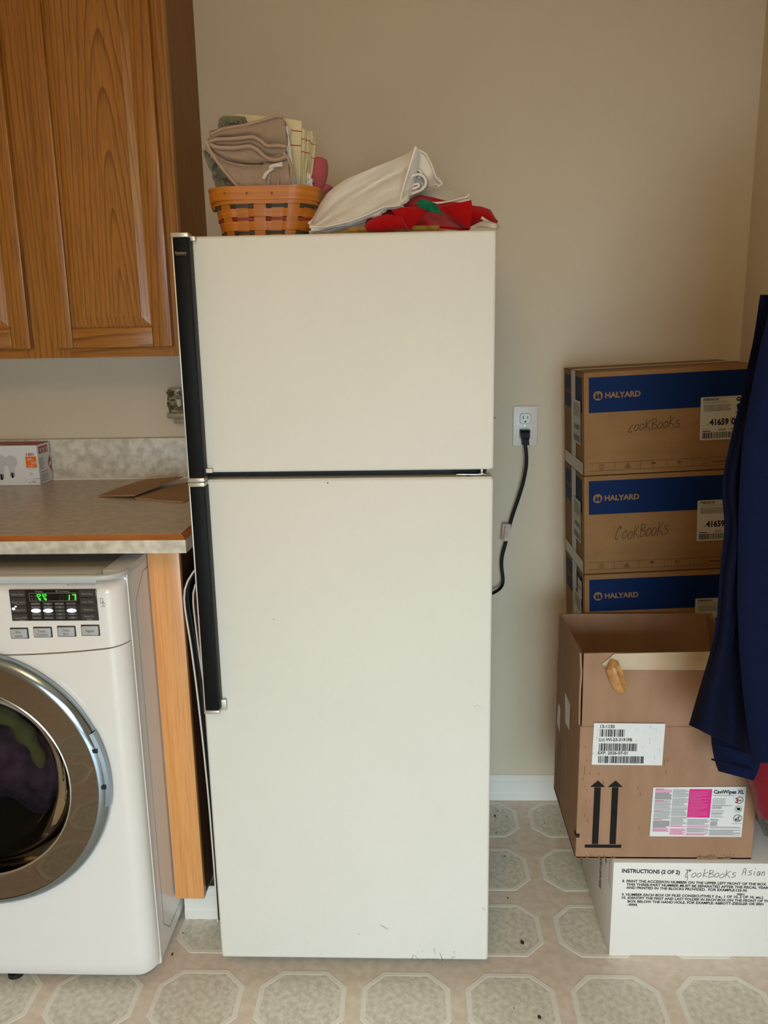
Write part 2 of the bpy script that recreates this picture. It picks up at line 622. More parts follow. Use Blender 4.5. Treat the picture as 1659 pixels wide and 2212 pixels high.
GL = {  # hand written letters, as strokes in a unit box
    'C': [[(0.75, 0.95), (0.62, 0.78), (0.55, 1.0), (0.2, 0.7), (0.0, 0.3), (0.1, 0.0), (0.4, 0.05)]],
    'c': [[(0.8, 0.62), (0.5, 0.6), (0.1, 0.3), (0.05, 0.05), (0.4, 0.0), (0.7, 0.08)]],
    'o': [[(0.5, 0.6), (0.1, 0.4), (0.08, 0.1), (0.45, 0.0), (0.85, 0.25), (0.8, 0.55), (0.5, 0.6)]],
    'K': [[(0.15, 1.05), (0.1, 0.0)], [(0.8, 0.95), (0.12, 0.42), (0.5, 0.3), (0.95, -0.05)]],
    'k': [[(0.3, 1.15), (0.2, 0.0)], [(0.95, 0.72), (0.22, 0.36), (0.9, 0.02)]],
    'B': [[(0.15, 0.0), (0.1, 0.98)], [(0.0, 0.95), (0.6, 0.95), (0.72, 0.7), (0.15, 0.52), (0.8, 0.4), (0.85, 0.1), (0.1, 0.0)]],
    's': [[(0.85, 0.65), (0.35, 0.62), (0.25, 0.42), (0.8, 0.3), (0.75, 0.06), (0.1, 0.0)]],
    'A': [[(0.0, 0.0), (0.1, 0.9), (0.45, 0.95), (0.6, 0.0)], [(0.05, 0.45), (0.6, 0.45)]],
    'i': [[(0.45, 0.6), (0.5, 0.0)], [(0.42, 0.95), (0.52, 1.0)]],
    'a': [[(0.7, 0.55), (0.3, 0.6), (0.05, 0.25), (0.25, 0.0), (0.65, 0.3), (0.7, 0.55), (0.75, 0.0)]],
    'n': [[(0.1, 0.6), (0.15, 0.0)], [(0.13, 0.4), (0.5, 0.62), (0.7, 0.45), (0.72, 0.0)]],
    't': [[(0.4, 1.1), (0.35, 0.0)], [(0.0, 0.55), (0.9, 0.62)]],
}


def scrawl(face, mm, word, u, v, h, adv, w, m=0, seed=3, slope=0.0, k=1.0):
    rnd = random.Random(seed)
    for ch in word:
        if ch == ' ':
            u += adv * 0.7; continue
        sx = adv * (1.05 if ch in 'KBCkA' else 0.85)
        jy = rnd.uniform(-0.06, 0.06) * h
        for st in GL[ch]:
            pts = []
            for a, b in st:
                pts.append((u + a * sx + b * h * 0.12, v + jy + b * h + slope * (a * sx)))
            # round the strokes
            fine = []
            for i in range(len(pts) - 1):
                p0 = pts[max(0, i - 1)]; p1 = pts[i]; p2 = pts[i + 1]; p3 = pts[min(len(pts) - 1, i + 2)]
                for q in range(4):
                    t = q / 4
                    fine.append(tuple(0.5 * (2 * p1[j] + (p2[j] - p0[j]) * t + (2 * p0[j] - 5 * p1[j] + 4 * p2[j] - p3[j]) * t * t + (3 * p1[j] - p0[j] - 3 * p2[j] + p3[j]) * t ** 3) for j in (0, 1)))
            fine.append(pts[-1])
            face.line(mm, fine, w, m, k)
        u += adv * (1.1 if ch in 'KBCkA' else 0.92)
        v += slope * adv


def resample(pl, n):
    pl = [Vector(p) for p in pl]
    L = [0]
    for a, b in zip(pl, pl[1:]):
        L.append(L[-1] + (b - a).length)
    out = []
    for i in range(n):
        t = L[-1] * i / (n - 1)
        k = 0
        while k < len(L) - 2 and L[k + 1] < t:
            k += 1
        f = (t - L[k]) / max(1e-9, L[k + 1] - L[k])
        out.append(pl[k].lerp(pl[k + 1], f))
    return out


def smooth_line(pl, n, it=2):
    p = resample(pl, n)
    for _ in range(it):
        q = p[:]
        for i in range(1, n - 1):
            q[i] = (p[i - 1] + p[i] * 2 + p[i + 1]) / 4
        p = q
    return p


def patch(mm, top, bot, Y, n=26, k=14, th=0.006, bulge=None, m=0, mfun=None, it=1):
    """a piece of cloth hanging or lying between two edge lines, at real depth Y (a number or a function of u, v)"""
    A, B = smooth_line([(*p, 0) for p in top], n, it), smooth_line([(*p, 0) for p in bot], n, it)
    G = []
    for j in range(k):
        v = j / (k - 1)
        row = []
        for i in range(n):
            u = i / (n - 1)
            p = A[i].lerp(B[i], v)
            y = Y(u, v) if callable(Y) else Y
            if bulge:
                y += bulge(u, v)
            row.append(at(p.x, p.y, 1, y))
        G.append(row)
    mm.sheet([[p for p in r] for r in G], -th, m, mfun)
    return G


def wr(u, v, s=1.0, a=1.0, seed=0.0):
    return a * noise.noise(Vector((u * 4 * s + seed, v * 4 * s, seed * 1.7)))


# ------------------------------------------------------------------ room
RX0, RX1, RZ = -2.5, 2.4, 2.46
XW = 0.908
mm = M(); mm.box(RX0, XW, 0.0, 0.12, 0.0, RZ); build('wall_back', mm, 'wall_paint', kind='structure')
mm = M(); mm.box(XW, RX1, -1.30, 0.12, 0.0, RZ); build('wall_right', mm, 'wall_paint', kind='structure')
mm = M(); mm.box(RX1, RX1 + 0.1, -4.7, -1.30, 0.0, RZ); build('wall_far_right', mm, 'wall_paint', kind='structure')
mm = M(); mm.box(RX0 - 0.1, RX0, -4.7, 0.12, 0.0, RZ); build('wall_left', mm, 'wall_paint', kind='structure')
mm = M()
mm.box(RX0, WX0, WY - 0.1, WY, 0.0, RZ); mm.box(WX1, RX1, WY - 0.1, WY, 0.0, RZ)
mm.box(WX0, WX1, WY - 0.1, WY, 0.0, WZ0); mm.box(WX0, WX1, WY - 0.1, WY, WZ1, RZ)
build('wall_front', mm, 'wall_paint', kind='structure')
mm = M(); mm.box(RX0 - 0.1, RX1 + 0.1, -4.7, 0.12, RZ, RZ + 0.1); build('ceiling', mm, 'ceiling_paint', kind='structure')
mm = M()
xm = (WX0 + WX1) / 2
for x in (WX0, xm - 0.03, WX1 - 0.06):
    mm.box(x, x + 0.06, WY - 0.07, WY - 0.02, WZ0, WZ1, b=0.004)
mm.box(WX0, WX1, WY - 0.07, WY - 0.02, WZ0, WZ0 + 0.06, b=0.004); mm.box(WX0, WX1, WY - 0.07, WY - 0.02, WZ1 - 0.06, WZ1, b=0.004)
wf = build('window_1', mm, 'window_white', kind='structure')
for a, b in ((WX0 + 0.06, xm - 0.03), (xm + 0.03, WX1 - 0.06)):
    mm = M(); mm.box(a, b, WY - 0.048, WY - 0.042, WZ0 + 0.06, WZ1 - 0.06); build('pane', mm, 'window_glass', wf)

mm = M(); mm.box(RX0 - 0.1, RX1 + 0.1, -4.7, 0.12, -0.1, 0.0)
floor = build('floor', mm, 'vinyl_ground', kind='structure')


def octagon(cx, cy, hx, hy, c, z):
    return [(cx - hx, cy - hy + c, z), (cx - hx + c, cy - hy, z), (cx + hx - c, cy - hy, z), (cx + hx, cy - hy + c, z),
            (cx + hx, cy + hy - c, z), (cx + hx - c, cy + hy, z), (cx - hx + c, cy + hy, z), (cx - hx, cy + hy - c, z)]


TP = 0.2345
mm = M()
hx, hy, c = 0.100, 0.091, 0.046
o0 = octagon(0, 0, hx, hy, c, 0.0); o1 = octagon(0, 0, hx - 0.0008, hy - 0.0008, c, 0.0007)
o2 = octagon(0, 0, hx - 0.011, hy - 0.011, c - 0.006, 0.0007); o3 = octagon(0, 0, hx - 0.0122, hy - 0.0122, c - 0.0066, 0.0003)
mm.add(o0 + o1 + o2, [(i, (i + 1) % 8, 8 + (i + 1) % 8, 8 + i) for i in range(8)] + [(8 + i, 8 + (i + 1) % 8, 16 + (i + 1) % 8, 16 + i) for i in range(8)], 0)
mm.add(o2 + o3, [(i, (i + 1) % 8, 8 + (i + 1) % 8, 8 + i) for i in range(8)], 0)
mm.add(o3, [list(range(8))], 1)
tile0 = None
for r in range(0, 13):
    for q in range(-4, 6):
        X = -0.600 + TP * q + 0.1; Y = -0.115 - 0.2345 * r
        if Y > -0.64 and (X < -0.62 or X > 0.86):
            continue
        if r > 8 and abs(X) > 1.1:
            continue
        if tile0 is None:
            tile0 = build('tile', mm, ['vinyl_border', 'vinyl_tile'], floor)
            t = tile0
        else:
            t = tile0.copy(); COL.objects.link(t); t.parent = floor
        t.location = (X, Y, 0)
mm = M()
rnd = random.Random(3)
for (x, y, s) in ((1069, 1763, 0.004), (1128, 2037, 0.005), (1097, 1940, 0.002), (1165, 2198, 0.004), (1095, 1765, 0.0018), (1075, 1752, 0.0018),
                  (1072, 1800, 0.002), (1176, 1778, 0.0018), (1090, 1850, 0.0018), (1110, 2178, 0.0016), (372, 2062, 0.003), (395, 2016, 0.0018)):
    p = at(x, y, 2, 0.0)
    k = 6
    mm.prism([(s * (0.6 + 0.5 * rnd.random()) * math.cos(i * 6.283 / k), 1.6 * s * (0.6 + 0.5 * rnd.random()) * math.sin(i * 6.283 / k)) for i in range(k)], p + Vector((0, 0, 0.0002)), (1, 0, 0), (0, 1, 0), (0, 0, 1), s * 0.5)
build('floor_crumbs', mm, 'floor_crumb', floor, kind='stuff')


def skirting(name, p0, p1, nrm, h=0.083):
    """base board with the stepped profile, from p0 to p1, facing nrm"""
    prof = [(0, 0), (0.013, 0), (0.013, h * 0.27), (0.010, h * 0.33), (0.0085, h * 0.72), (0.010, h * 0.80), (0.007, h * 0.86), (0.007, h * 0.93), (0.003, h), (0, h)]
    mm = M()
    p0, p1, nrm = Vector(p0), Vector(p1), Vector(nrm)
    A = [p0 + nrm * a + Vector((0, 0, b)) for a, b in prof]; B = [p1 + nrm * a + Vector((0, 0, b)) for a, b in prof]
    k = len(prof)
    mm.add(A + B, [(i, (i + 1) % k, k + (i + 1) % k, k + i) for i in range(k)] + [list(range(k)), list(range(k, 2 * k))[::-1]])
    return build(name, mm, 'trim_white', kind='structure')


skirting('baseboard_back', (-0.50, 0, 0), (XW, 0, 0), (0, -1, 0))
skirting('baseboard_front', (RX0, WY, 0), (WX0 - 0.08, WY, 0), (0, 1, 0), 0.1)
skirting('baseboard_left', (RX0, -4.6, 0), (RX0, -0.8, 0), (1, 0, 0), 0.1)
# stub wall between dryer and refrigerator, with its own base board
mm = M(); mm.box(-0.5985, -0.5330, -0.545, 0.0, 0.0, 1.0075); build('wall_middle', mm, 'wall_paint', kind='structure')
skirting('baseboard_middle', (-0.597, -0.546, 0), (-0.515, -0.546, 0), (0, -1, 0), 0.088)

# ------------------------------------------------------------------ wooden end panel
t = thing('end_panel', (-0.566, -0.60, 0.10), 'orange oak end panel standing between the dryer and the refrigerator', 'panel')
mm = M(); mm.box(-0.5992, -0.5275, -0.612, -0.592, 0.10, 1.006, b=0.0015); build('front_stile', mm, 'oak_post', t)
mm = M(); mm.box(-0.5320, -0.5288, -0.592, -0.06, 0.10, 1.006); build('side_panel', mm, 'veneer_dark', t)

# ------------------------------------------------------------------ countertop
t = thing('countertop', (-1.5, -0.35, 1.008), 'mottled beige laminate countertop with backsplash over the white dryer', 'countertop')
CXR = -0.483
mm = M()
mm.box(RX0 + 0.002, CXR - 0.012, -0.694, 0.0, 1.012, 1.047)
build('counter_top', mm, 'laminate_top', t)
mm = M()
mm.box(RX0 + 0.002, CXR, -0.706, -0.690, 1.008, 1.0362); mm.box(CXR - 0.016, CXR, -0.690, 0.0, 1.008, 1.0362)
build('edge_band', mm, 'laminate_edge', t)
mm = M()
mm.add([(RX0, -0.706, 1.0364), (CXR, -0.706, 1.0364), (CXR - 0.010, -0.696, 1.0468), (RX0, -0.696, 1.0468)], [(0, 1, 2, 3)])
mm.add([(CXR, -0.706, 1.0364), (CXR, 0, 1.0364), (CXR - 0.010, 0, 1.0468), (CXR - 0.010, -0.696, 1.0468)], [(0, 1, 2, 3)])
mm.add([(RX0, -0.690, 1.0364), (CXR - 0.016, -0.690, 1.0364), (CXR - 0.016, -0.690, 1.0468), (RX0, -0.690, 1.0468)], [(0, 1, 2, 3)])
build('wood_strip', mm, 'wood_strip', t)
mm = M(); mm.box(RX0 + 0.002, -0.50, -0.021, -0.001, 1.047, 1.166, b=0.002); build('backsplash', mm, 'laminate_edge', t)
mm = M(); mm.tube([(RX0 + 0.01, -0.022, 1.0485), (-0.515, -0.022, 1.0485)], 0.0035, 6); build('caulk_line', mm, 'trim_white', t)

# ------------------------------------------------------------------ upper cabinet
t = thing('upper_cabinet', (-1.1, -0.14, 1.405), 'oak wall cabinet with raised panel doors above the countertop', 'cabinet')
CR, CF, CB, CT = -0.568, -0.285, 1.405, 2.40
mm = M()
mm.box(RX0 + 0.002, CR - 0.012, -0.27, -0.002, CB + 0.004, CT); build('carcass', mm, 'veneer_brown', t)
mm = M(); mm.box(CR - 0.012, CR, -0.2655, -0.002, CB, CT); build('side_panel', mm, 'veneer_brown', t)
DY = -0.304
X = lambda px, py: at(px, py, 1, DY).x
Zp = lambda px, py: at(px, py, 1, DY).z
dL, dR = X(117.5, 750), X(373, 756)
dB = Zp(250, 751)
fl_r = X(66, 749)
mm = M()
mm.box(CR - 0.042, CR, CF, -0.266, CB, CT)                        # right stile
mm.box(fl_r - 0.03, dL + 0.03, CF, -0.266, CB, CT)
build('face_stile', mm, 'oak_frame', t)
mm = M(); mm.box(RX0 + 0.002, fl_r - 0.03, CF, -0.266, CB, CB + 0.055); mm.box(dL + 0.03, CR - 0.042, CF, -0.266, CB, CB + 0.055); build('face_rail', mm, 'oak_rail', t)


def panel_door(x0, x1, z0, z1, sw, rw, off):
    d = M()
    y0, y1 = DY + 0.008, CF - 0.0005
    d.box(x0 + 0.004, x1 - 0.004, y0, y1, z0 + 0.004, z1 - 0.004)
    door = build('door', d, 'oak_stile', t)
    for a, b in ((x0, x0 + sw), (x1 - sw, x1)):
        q = M(); q.box(a, b, DY, y1 - 0.001, z0, z1, b=0.0035); build('stile', q, 'oak_stile', door)
    for a, b in ((z0, z0 + rw), (z1 - rw, z1)):
        q = M(); q.box(x0 + sw, x1 - sw, DY + 0.0002, y1 - 0.001, a, b, b=0.003); build('rail', q, 'oak_rail', door)
    q = M()
    a0, a1, c0, c1 = x0 + sw, x1 - sw, z0 + rw, z1 - rw
    w = off
    yo, yi = DY + 0.0095, DY + 0.0005
    o = [(a0, yo, c0), (a1, yo, c0), (a1, yo, c1), (a0, yo, c1)]
    s1 = [(a0 + w, yi + 0.002, c0 + w), (a1 - w, yi + 0.002, c0 + w), (a1 - w, yi + 0.002, c1 - w), (a0 + w, yi + 0.002, c1 - w)]
    s2 = [(p[0], yi, p[2]) for p in s1]
    for r0, r1 in ((o, s1), (s1, s2)):
        q.add(r0 + r1, [(i, (i + 1) % 4, 4 + (i + 1) % 4, 4 + i) for i in range(4)])
    q.add(s2, [(0, 1, 2, 3)])
    build('raised_panel', q, 'oak_panel', door)


swd = X(154, 707) - dL
rwd = Zp(250, 707) - dB
offd = X(172, 685) - X(154, 685)
panel_door(dL, dR, dB, 2.37, swd, rwd, offd + 0.004)
panel_door(fl_r - (dR - dL), fl_r, dB, 2.37, swd, rwd, offd + 0.004)

# ------------------------------------------------------------------ dryer
DX0, DX1, DF = -1.287, -0.6015, -0.783
t = thing('clothes_dryer', (-0.943, -0.42, 0.0), 'white front loading clothes dryer with round mirrored door under the counter', 'dryer')
mm = M()
mm.box(DX0, DX1 - 0.0008, -0.742, -0.09, 0.024, 0.972, b=0.006)
body = build('cabinet_body', mm, 'appliance_side', t)
mm = M()
sx = DX1 - 0.0012
for a, b in (((-0.70, 0.10), (-0.70, 0.90)), ((-0.70, 0.90), (-0.64, 0.95)), ((-0.64, 0.95), (-0.15, 0.95)), ((-0.70, 0.10), (-0.66, 0.06)), ((-0.66, 0.06), (-0.15, 0.06))):
    mm.tube([(sx, a[0], a[1]), (sx, b[0], b[1])], 0.0011, 5)
build('side_groove', mm, 'seam_grey', body)


def front_prof(n=10, bulge=0.0):
    """plan outline of the front from the left side round to the right side"""
    r = 0.042
    pts = [(DX0, DF + r)]
    for i in range(1, n + 1):
        a = math.pi / 2 * i / n
        pts.append((DX0 + r - r * math.cos(a), DF + r - r * math.sin(a)))
    for i in range(1, 12):
        pts.append((DX0 + r + (DX1 - DX0 - 2 * r) * i / 12, DF))
    for i in range(0, n + 1):
        a = math.pi / 2 * i / n
        pts.append((DX1 - r + r * math.sin(a), DF + r - r * math.cos(a)))
    return pts


FP = front_prof()


def zseam(x):
    q = (x - DX0) / (DX1 - DX0) * 2 - 1
    return 0.810 + 0.020 * abs(q) ** 2.4


def front_sheet(zlo, zhi, rows, setback):
    G = []
    for j in range(rows + 1):
        v = j / rows
        row = []
        for (x, y) in FP:
            z = zlo(x) + (zhi(x) - zlo(x)) * v
            row.append(Vector((x, y + setback(v, x), z)))
        G.append(row)
    return G


mm = M()
mm.sheet(front_sheet(lambda x: 0.024 + 0.012 * max(0, (x - (DX1 - 0.06)) / 0.06) ** 2, lambda x: zseam(x) - 0.0012, 40, lambda v, x: 0.010 * max(0, 1 - v / 0.04) ** 2), 0.012)
front = build('front_panel', mm, 'appliance_white', t)
mm = M()


def cs(v, x):
    k = 0.0025
    if v > 0.84:
        k += 0.030 * ((v - 0.84) / 0.16) ** 2
    return k


mm.sheet(front_sheet(lambda x: zseam(x) + 0.0012, lambda x: 0.968, 30, cs), 0.012)
console = build('control_console', mm, 'appliance_white', t)
mm = M()
mm.tube([(DX1 - 0.0005, DF + 0.0425, 0.030), (DX1 - 0.0005, DF + 0.0425, zseam(DX1)), (DX1 - 0.0005, DF + 0.0425, 0.95), (DX1 - 0.0008, DF + 0.045, 0.974)], 0.0022, 8)
build('edge_bead', mm, 'appliance_white', t)
# top lid with raised front lip and sunk middle
mm = M()
mm.box(DX0, DX1, -0.10, -0.09, 0.965, 0.985)
lip = []
for (x, y) in FP:
    lip.append(Vector((x, y - 0.001 if abs(y - DF) < 1e-6 else y, 0.979)))
mm.tube(lip, 0.006, 8)
mm.box(DX1 - 0.05, DX1 - 0.0005, -0.745, -0.10, 0.965, 0.984, b=0.004); mm.box(DX0 + 0.0005, DX0 + 0.05, -0.745, -0.10, 0.965, 0.984, b=0.004)
mm.box(DX0 + 0.05, DX1 - 0.05, -0.778, -0.715, 0.965, 0.984, b=0.004)
mm.box(DX0 + 0.05, DX1 - 0.05, -0.715, -0.10, 0.962, 0.975)
build('top_lid', mm, 'dryer_top', t)
for x in (DX0 + 0.06, -0.945, DX1 - 0.06):
    mm = M(); mm.lathe([(0.0, 0.0), (0.018, 0.0), (0.018, 0.012), (0.010, 0.014), (0.010, 0.03)], (x, -0.690 if x != -0.945 else -0.748, 0), (0, 0, 1), 16)
    build('leveling_foot', mm, 'rubber_black', t)
# door
DCX, DCZ = -0.958, 0.5285
O = (DCX, DF, DCZ)
mm = M()
mm.lathe([(0.298, 0.0), (0.3015, 0.006), (0.3015, 0.014), (0.297, 0.021), (0.283, 0.029), (0.2815, 0.029), (0.2815, 0.02)], O, (0, -1, 0), 96)
door = build('door', mm, 'chrome_blue', t)
mm = M(); mm.lathe([(0.2815, 0.027), (0.2225, 0.0275)], O, (0, -1, 0), 96, smooth=False); build('mirror_ring', mm, 'mirror_bronze', door, label='bronze mirrored ring')
mm = M(); mm.lathe([(0.2225, 0.0275), (0.2205, 0.0285), (0.2185, 0.0265)], O, (0, -1, 0), 96); build('inner_rim', mm, 'chrome', door)
mm = M(); mm.lathe([(0.2185, 0.0265), (0.208, 0.0), (0.205, -0.012), (0.198, -0.012)], O, (0, -1, 0), 96); build('inner_bezel', mm, 'mirror_dark', door)
mm = M(); mm.lathe([(0.200, -0.008), (0.195, -0.016), (0.17, -0.055), (0.13, -0.075), (0.07, -0.085), (0.001, -0.088)], O, (0, -1, 0), 72); build('glass_bowl', mm, 'door_glass', door)
mm = M()
for a0, a1, r0, r1, h0, h1 in ((-0.18, 0.40, 0.294, 0.3045, 0.010, 0.024),):
    mm.lathe([(r0, h1), (r1 - 0.002, h1 - 0.002), (r1, h0), (r1 - 0.006, h0 - 0.006)], O, (0, -1, 0), 20, a0=a0, a1=a1)
build('door_grip', mm, 'chrome_blue', door)
for a in (0.27, -0.02):
    c_, s_ = math.cos(a), math.sin(a)
    mm = M(); mm.box(DCX + 0.292 * c_ - 0.006, DCX + 0.292 * c_ + 0.005, DF - 0.0268, DF - 0.018, DCZ + 0.292 * s_ - 0.004, DCZ + 0.292 * s_ + 0.004)
    build('grip_notch', mm, 'rubber_black', door)
# drum cut: dark cylinder behind the glass (the front panel is cut open for it below)
mm = M(); mm.lathe([(0.235, 0.004), (0.24, -0.35), (0.001, -0.36)], (DCX, -0.755, DCZ), (0, -1, 0), 48); build('drum', mm, 'drum_steel', t)
for ob in (front, body, console):
    me = ob.data
    bm = bmesh.new(); bm.from_mesh(me)
    inv = WM[t]
    dele = [f for f in bm.faces if (lambda c: (c.x - DCX) ** 2 + (c.z - DCZ) ** 2 < 0.24 ** 2 and c.y < -0.70)(inv @ f.calc_center_median())]
    if ob is not body:
        bmesh.ops.delete(bm, geom=dele, context='FACES')
    else:
        fs = [f for f in bm.faces if (inv @ f.calc_center_median()).y < -0.735 and f.calc_area() > 0.2]
        bmesh.ops.delete(bm, geom=fs, context='FACES')
    bm.to_mesh(me); bm.free()

# control glass, keys, buttons
fy = DF + 0.0025
F = Face((0, fy, 0), (1, 0, 0), (0, 0, 1), (0, -1, 0), 0.0008)
uz = lambda px, py: (lambda p: (p.x, p.z))(at(px, py, 1, fy))


def quad(a, b, c_, d):
    return [uz(*a), uz(*b), uz(*c_), uz(*d)]


x0, z1 = uz(19.5, 1273.5); x1, z0 = uz(214, 1337)
z0 -= 0.003
mm = M(); mm.box(x0, x1, fy - 0.0025, fy + 0.002, z0, z1, b=0.0012)
disp = build('control_display', mm, 'display_black', t, label='black control display with green digits')
FD = Face((0, fy - 0.0025, 0), (1, 0, 0), (0, 0, 1), (0, -1, 0), 0.0004)
DWd, DHd = x1 - x0, z1 - z0
U = lambda a: x0 + a * DWd
V = lambda b: z1 - b * DHd      # 0 top .. 1 bottom
mm = M(); pr_ = M()
LK = ['Reduce Static', 'Easy Iron', 'Energy Saver', 'Custom PGM']
RK = ['More Time', 'Less Time', 'Wrinkle Care', 'Damp Dry']
for i in range(4):
    for a_, b_ in ((0.012, 0.188), (0.805, 0.988)):
        q = M(); FD.rect(q, U(a_), V(0.25 * i + 0.235), U(b_), V(0.25 * i + 0.015), 0)
        build('touch_key', q, 'key_grey', disp)
    FD.text(pr_, LK[i], U(0.10), V(0.25 * i + 0.17), 0.0042, DWd * 0.145, 0, 0.0, 2, 'c')
    FD.text(pr_, RK[i], U(0.897), V(0.25 * i + (0.13 if i == 3 else 0.17)), 0.0042, DWd * 0.12, 0, 0.0, 2, 'c')
FD.text(pr_, 'Signal', U(0.897), V(0.97), 0.0036, DWd * 0.06, 0, 0, 2, 'c')
FD.text(pr_, 'Child Lock', U(0.115), V(0.485), 0.0024, DWd * 0.08, 0, 0, 2, 'c')
FD.text(pr_, '- Hold 3sec', U(0.115), V(0.985), 0.0024, DWd * 0.08, 0, 0, 2, 'c')
FD.text(pr_, 'Processing', U(0.345), V(0.075), 0.0034, DWd * 0.08, 0, 0.0, 2, 'c')
FD.text(pr_, 'EST. Time Remaining', U(0.62), V(0.075), 0.0034, DWd * 0.155, 0, 0.0, 2, 'c')
FD.frame(pr_, U(0.23), V(0.36), U(0.775), V(0.10), 0.0007, 0, 2)
build('lettering', pr_, 'display_print', disp)
mm = M(); pr_ = M(); lw = M()
cols = [('Very Dry', 'More Dry', None, 'Less Dry', 'Damp Dry'), ('High', 'Mid High', None, 'Low', 'Ultra Low'), ('60 min', '50', '40', '30', '20'), ('', '', None, 'Low', 'Off')]
for ci, cx_ in enumerate((0.292, 0.432, 0.568, 0.703)):
    for ri in range(5):
        y = 0.445 + 0.112 * ri
        q = M(); FD.rect(q, U(cx_ - 0.055), V(y + 0.04), U(cx_ + 0.055), V(y - 0.04), 0); build('indicator_cell', q, 'display_dim', disp)
        s = cols[ci][ri]
        if s is None:
            lw = M(); FD.disc(lw, U(cx_), V(y - 0.005), DWd * 0.056, 0, 3, 20, ry=DHd * 0.062); build('indicator_light', lw, 'led_white', disp)
        elif s:
            FD.text(pr_, s, U(cx_), V(y + 0.028), 0.0040, DWd * min(0.085, 0.014 * len(s)), 0, 0, 2, 'c')
for a_, b_, c_, d_ in ((0.035, 0.60, 0.018, 0.04), (0.062, 0.53, 0.012, 0.024)):
    lw = M(); FD.disc(lw, U(a_), V(b_), DWd * c_, 0, 3, 16, ry=DHd * d_); build('indicator_light', lw, 'led_white', disp)
build('indicator_print', pr_, 'display_print', disp)
# seven segment figures and green symbols
SEG = {'a': ((0, 1), (1, 1)), 'b': ((1, 1), (1, .5)), 'c': ((1, .5), (1, 0)), 'd': ((0, 0), (1, 0)), 'e': ((0, .5), (0, 0)), 'f': ((0, 1), (0, .5)), 'g': ((0, .5), (1, .5))}


def digit(cx_, on, ghost):
    gh = M(); gr = M()
    w_, h_ = DWd * 0.036, DHd * 0.165
    b0 = V(0.325)
    for s, ((a, b), (c_, d)) in SEG.items():
        P0 = (U(cx_) + a * w_ + b * 0.0015, b0 + b * h_); P1 = (U(cx_) + c_ * w_ + d * 0.0015, b0 + d * h_)
        P0, P1 = (tuple(P0[i] + (P1[i] - P0[i]) * q for i in (0, 1)) for q in (0.1, 0.9))
        if s in on:
            FD.line(gr, [P0, P1], 0.0018, 0, 3)
        elif s in ghost:
            FD.line(gh, [P0, P1], 0.0007, 0, 2)
    if gr.f:
        build('lit_digit', gr, 'led_green', disp)
    if gh.f:
        build('unlit_digit', gh, 'lcd_ghost', disp)


digit(0.535, '', 'bc'); digit(0.585, '', 'abcdefg'); digit(0.655, '', 'abcdefg'); digit(0.652, 'bc', ''); digit(0.72, 'abc', 'defg')
for cx_ in (0.345, 0.41):
    gr = M()
    FD.line(gr, [(U(cx_ - 0.02), V(0.14)), (U(cx_ - 0.01), V(0.165)), (U(cx_ + 0.012), V(0.14)), (U(cx_ + 0.02), V(0.17)), (U(cx_ + 0.006), V(0.215)), (U(cx_ - 0.012), V(0.235)), (U(cx_ - 0.02), V(0.20)), (U(cx_ - 0.02), V(0.14))], 0.0011, 0, 3)
    build('lit_symbol', gr, 'led_green', disp)
    gr = M()
    FD.rect(gr, U(cx_ - 0.012), V(0.30), U(cx_ + 0.018), V(0.265), 0, 3); FD.rect(gr, U(cx_ + 0.002), V(0.335), U(cx_ + 0.016), V(0.30), 0, 3)
    build('lit_symbol', gr, 'led_green', disp)
for a in (0.25, 0.29):
    for b in (0.20, 0.29):
        gh = M(); FD.rect(gh, U(a), V(b + 0.03), U(a + 0.026), V(b - 0.03), 0, 2); build('unlit_symbol', gh, 'lcd_ghost', disp)
for (a, b, s1, s2) in (((24, 1358), (61, 1377), 'Dry', 'Level'), ((74, 1356), (112, 1374.5), 'Temp.', 'Control'), ((125.5, 1354), (163, 1373), 'Time', 'Dry'), ((177, 1351.5), (214.5, 1371), 'Signal', None)):
    bx0, bz1 = uz(*a); bx1, bz0 = uz(*b)
    q = M(); q.box(bx0 - 0.0022, bx1 + 0.0022, fy - 0.0012, fy + 0.002, bz0 - 0.0022, bz1 + 0.0022, m=1, b=0.001)
    q.box(bx0, bx1, fy - 0.0042, fy, bz0, bz1, m=0, b=0.0012)
    btn = build('button', q, ['button_grey', 'rubber_black'], t)
    q = M(); FB = Face((0, fy - 0.0042, 0), (1, 0, 0), (0, 0, 1), (0, -1, 0), 0.0005)
    mx = (bx0 + bx1) / 2; hh = bz1 - bz0
    if s2:
        FB.text(q, s1, mx, bz0 + hh * 0.56, hh * 0.25, None, 0, 0, 1, 'c'); FB.text(q, s2, mx, bz0 + hh * 0.16, hh * 0.25, None, 0, 0, 1, 'c')
    else:
        FB.text(q, s1, mx, bz0 + hh * 0.38, hh * 0.26, None, 0, 0, 1, 'c')
    build('lettering', q, 'button_print', btn)
mm = M()
a = uz(146, 1264.8); b = uz(205, 1262.2)
F.text(mm, '\u25cf Press & Hold 3sec. for Extra Functions', a[0], a[1], 0.0026, b[0] - a[0], 0)
build('console_print', mm, 'button_print', console)
mm = M()
a = uz(216, 1292)
F.frame(mm, a[0], a[1] - 0.011, a[0] + 0.006, a[1], 0.0006)
F.line(mm, [(a[0] + 0.005, a[1] - 0.007), (a[0] + 0.010, a[1] - 0.013)], 0.0007); F.line(mm, [(a[0] + 0.004, a[1] - 0.009), (a[0] + 0.006, a[1] - 0.016)], 0.0007)
F.text(mm, 'Tag On', a[0], a[1] - 0.0185, 0.0024, 0.009, 0)
build('console_print', mm, 'button_print', console)

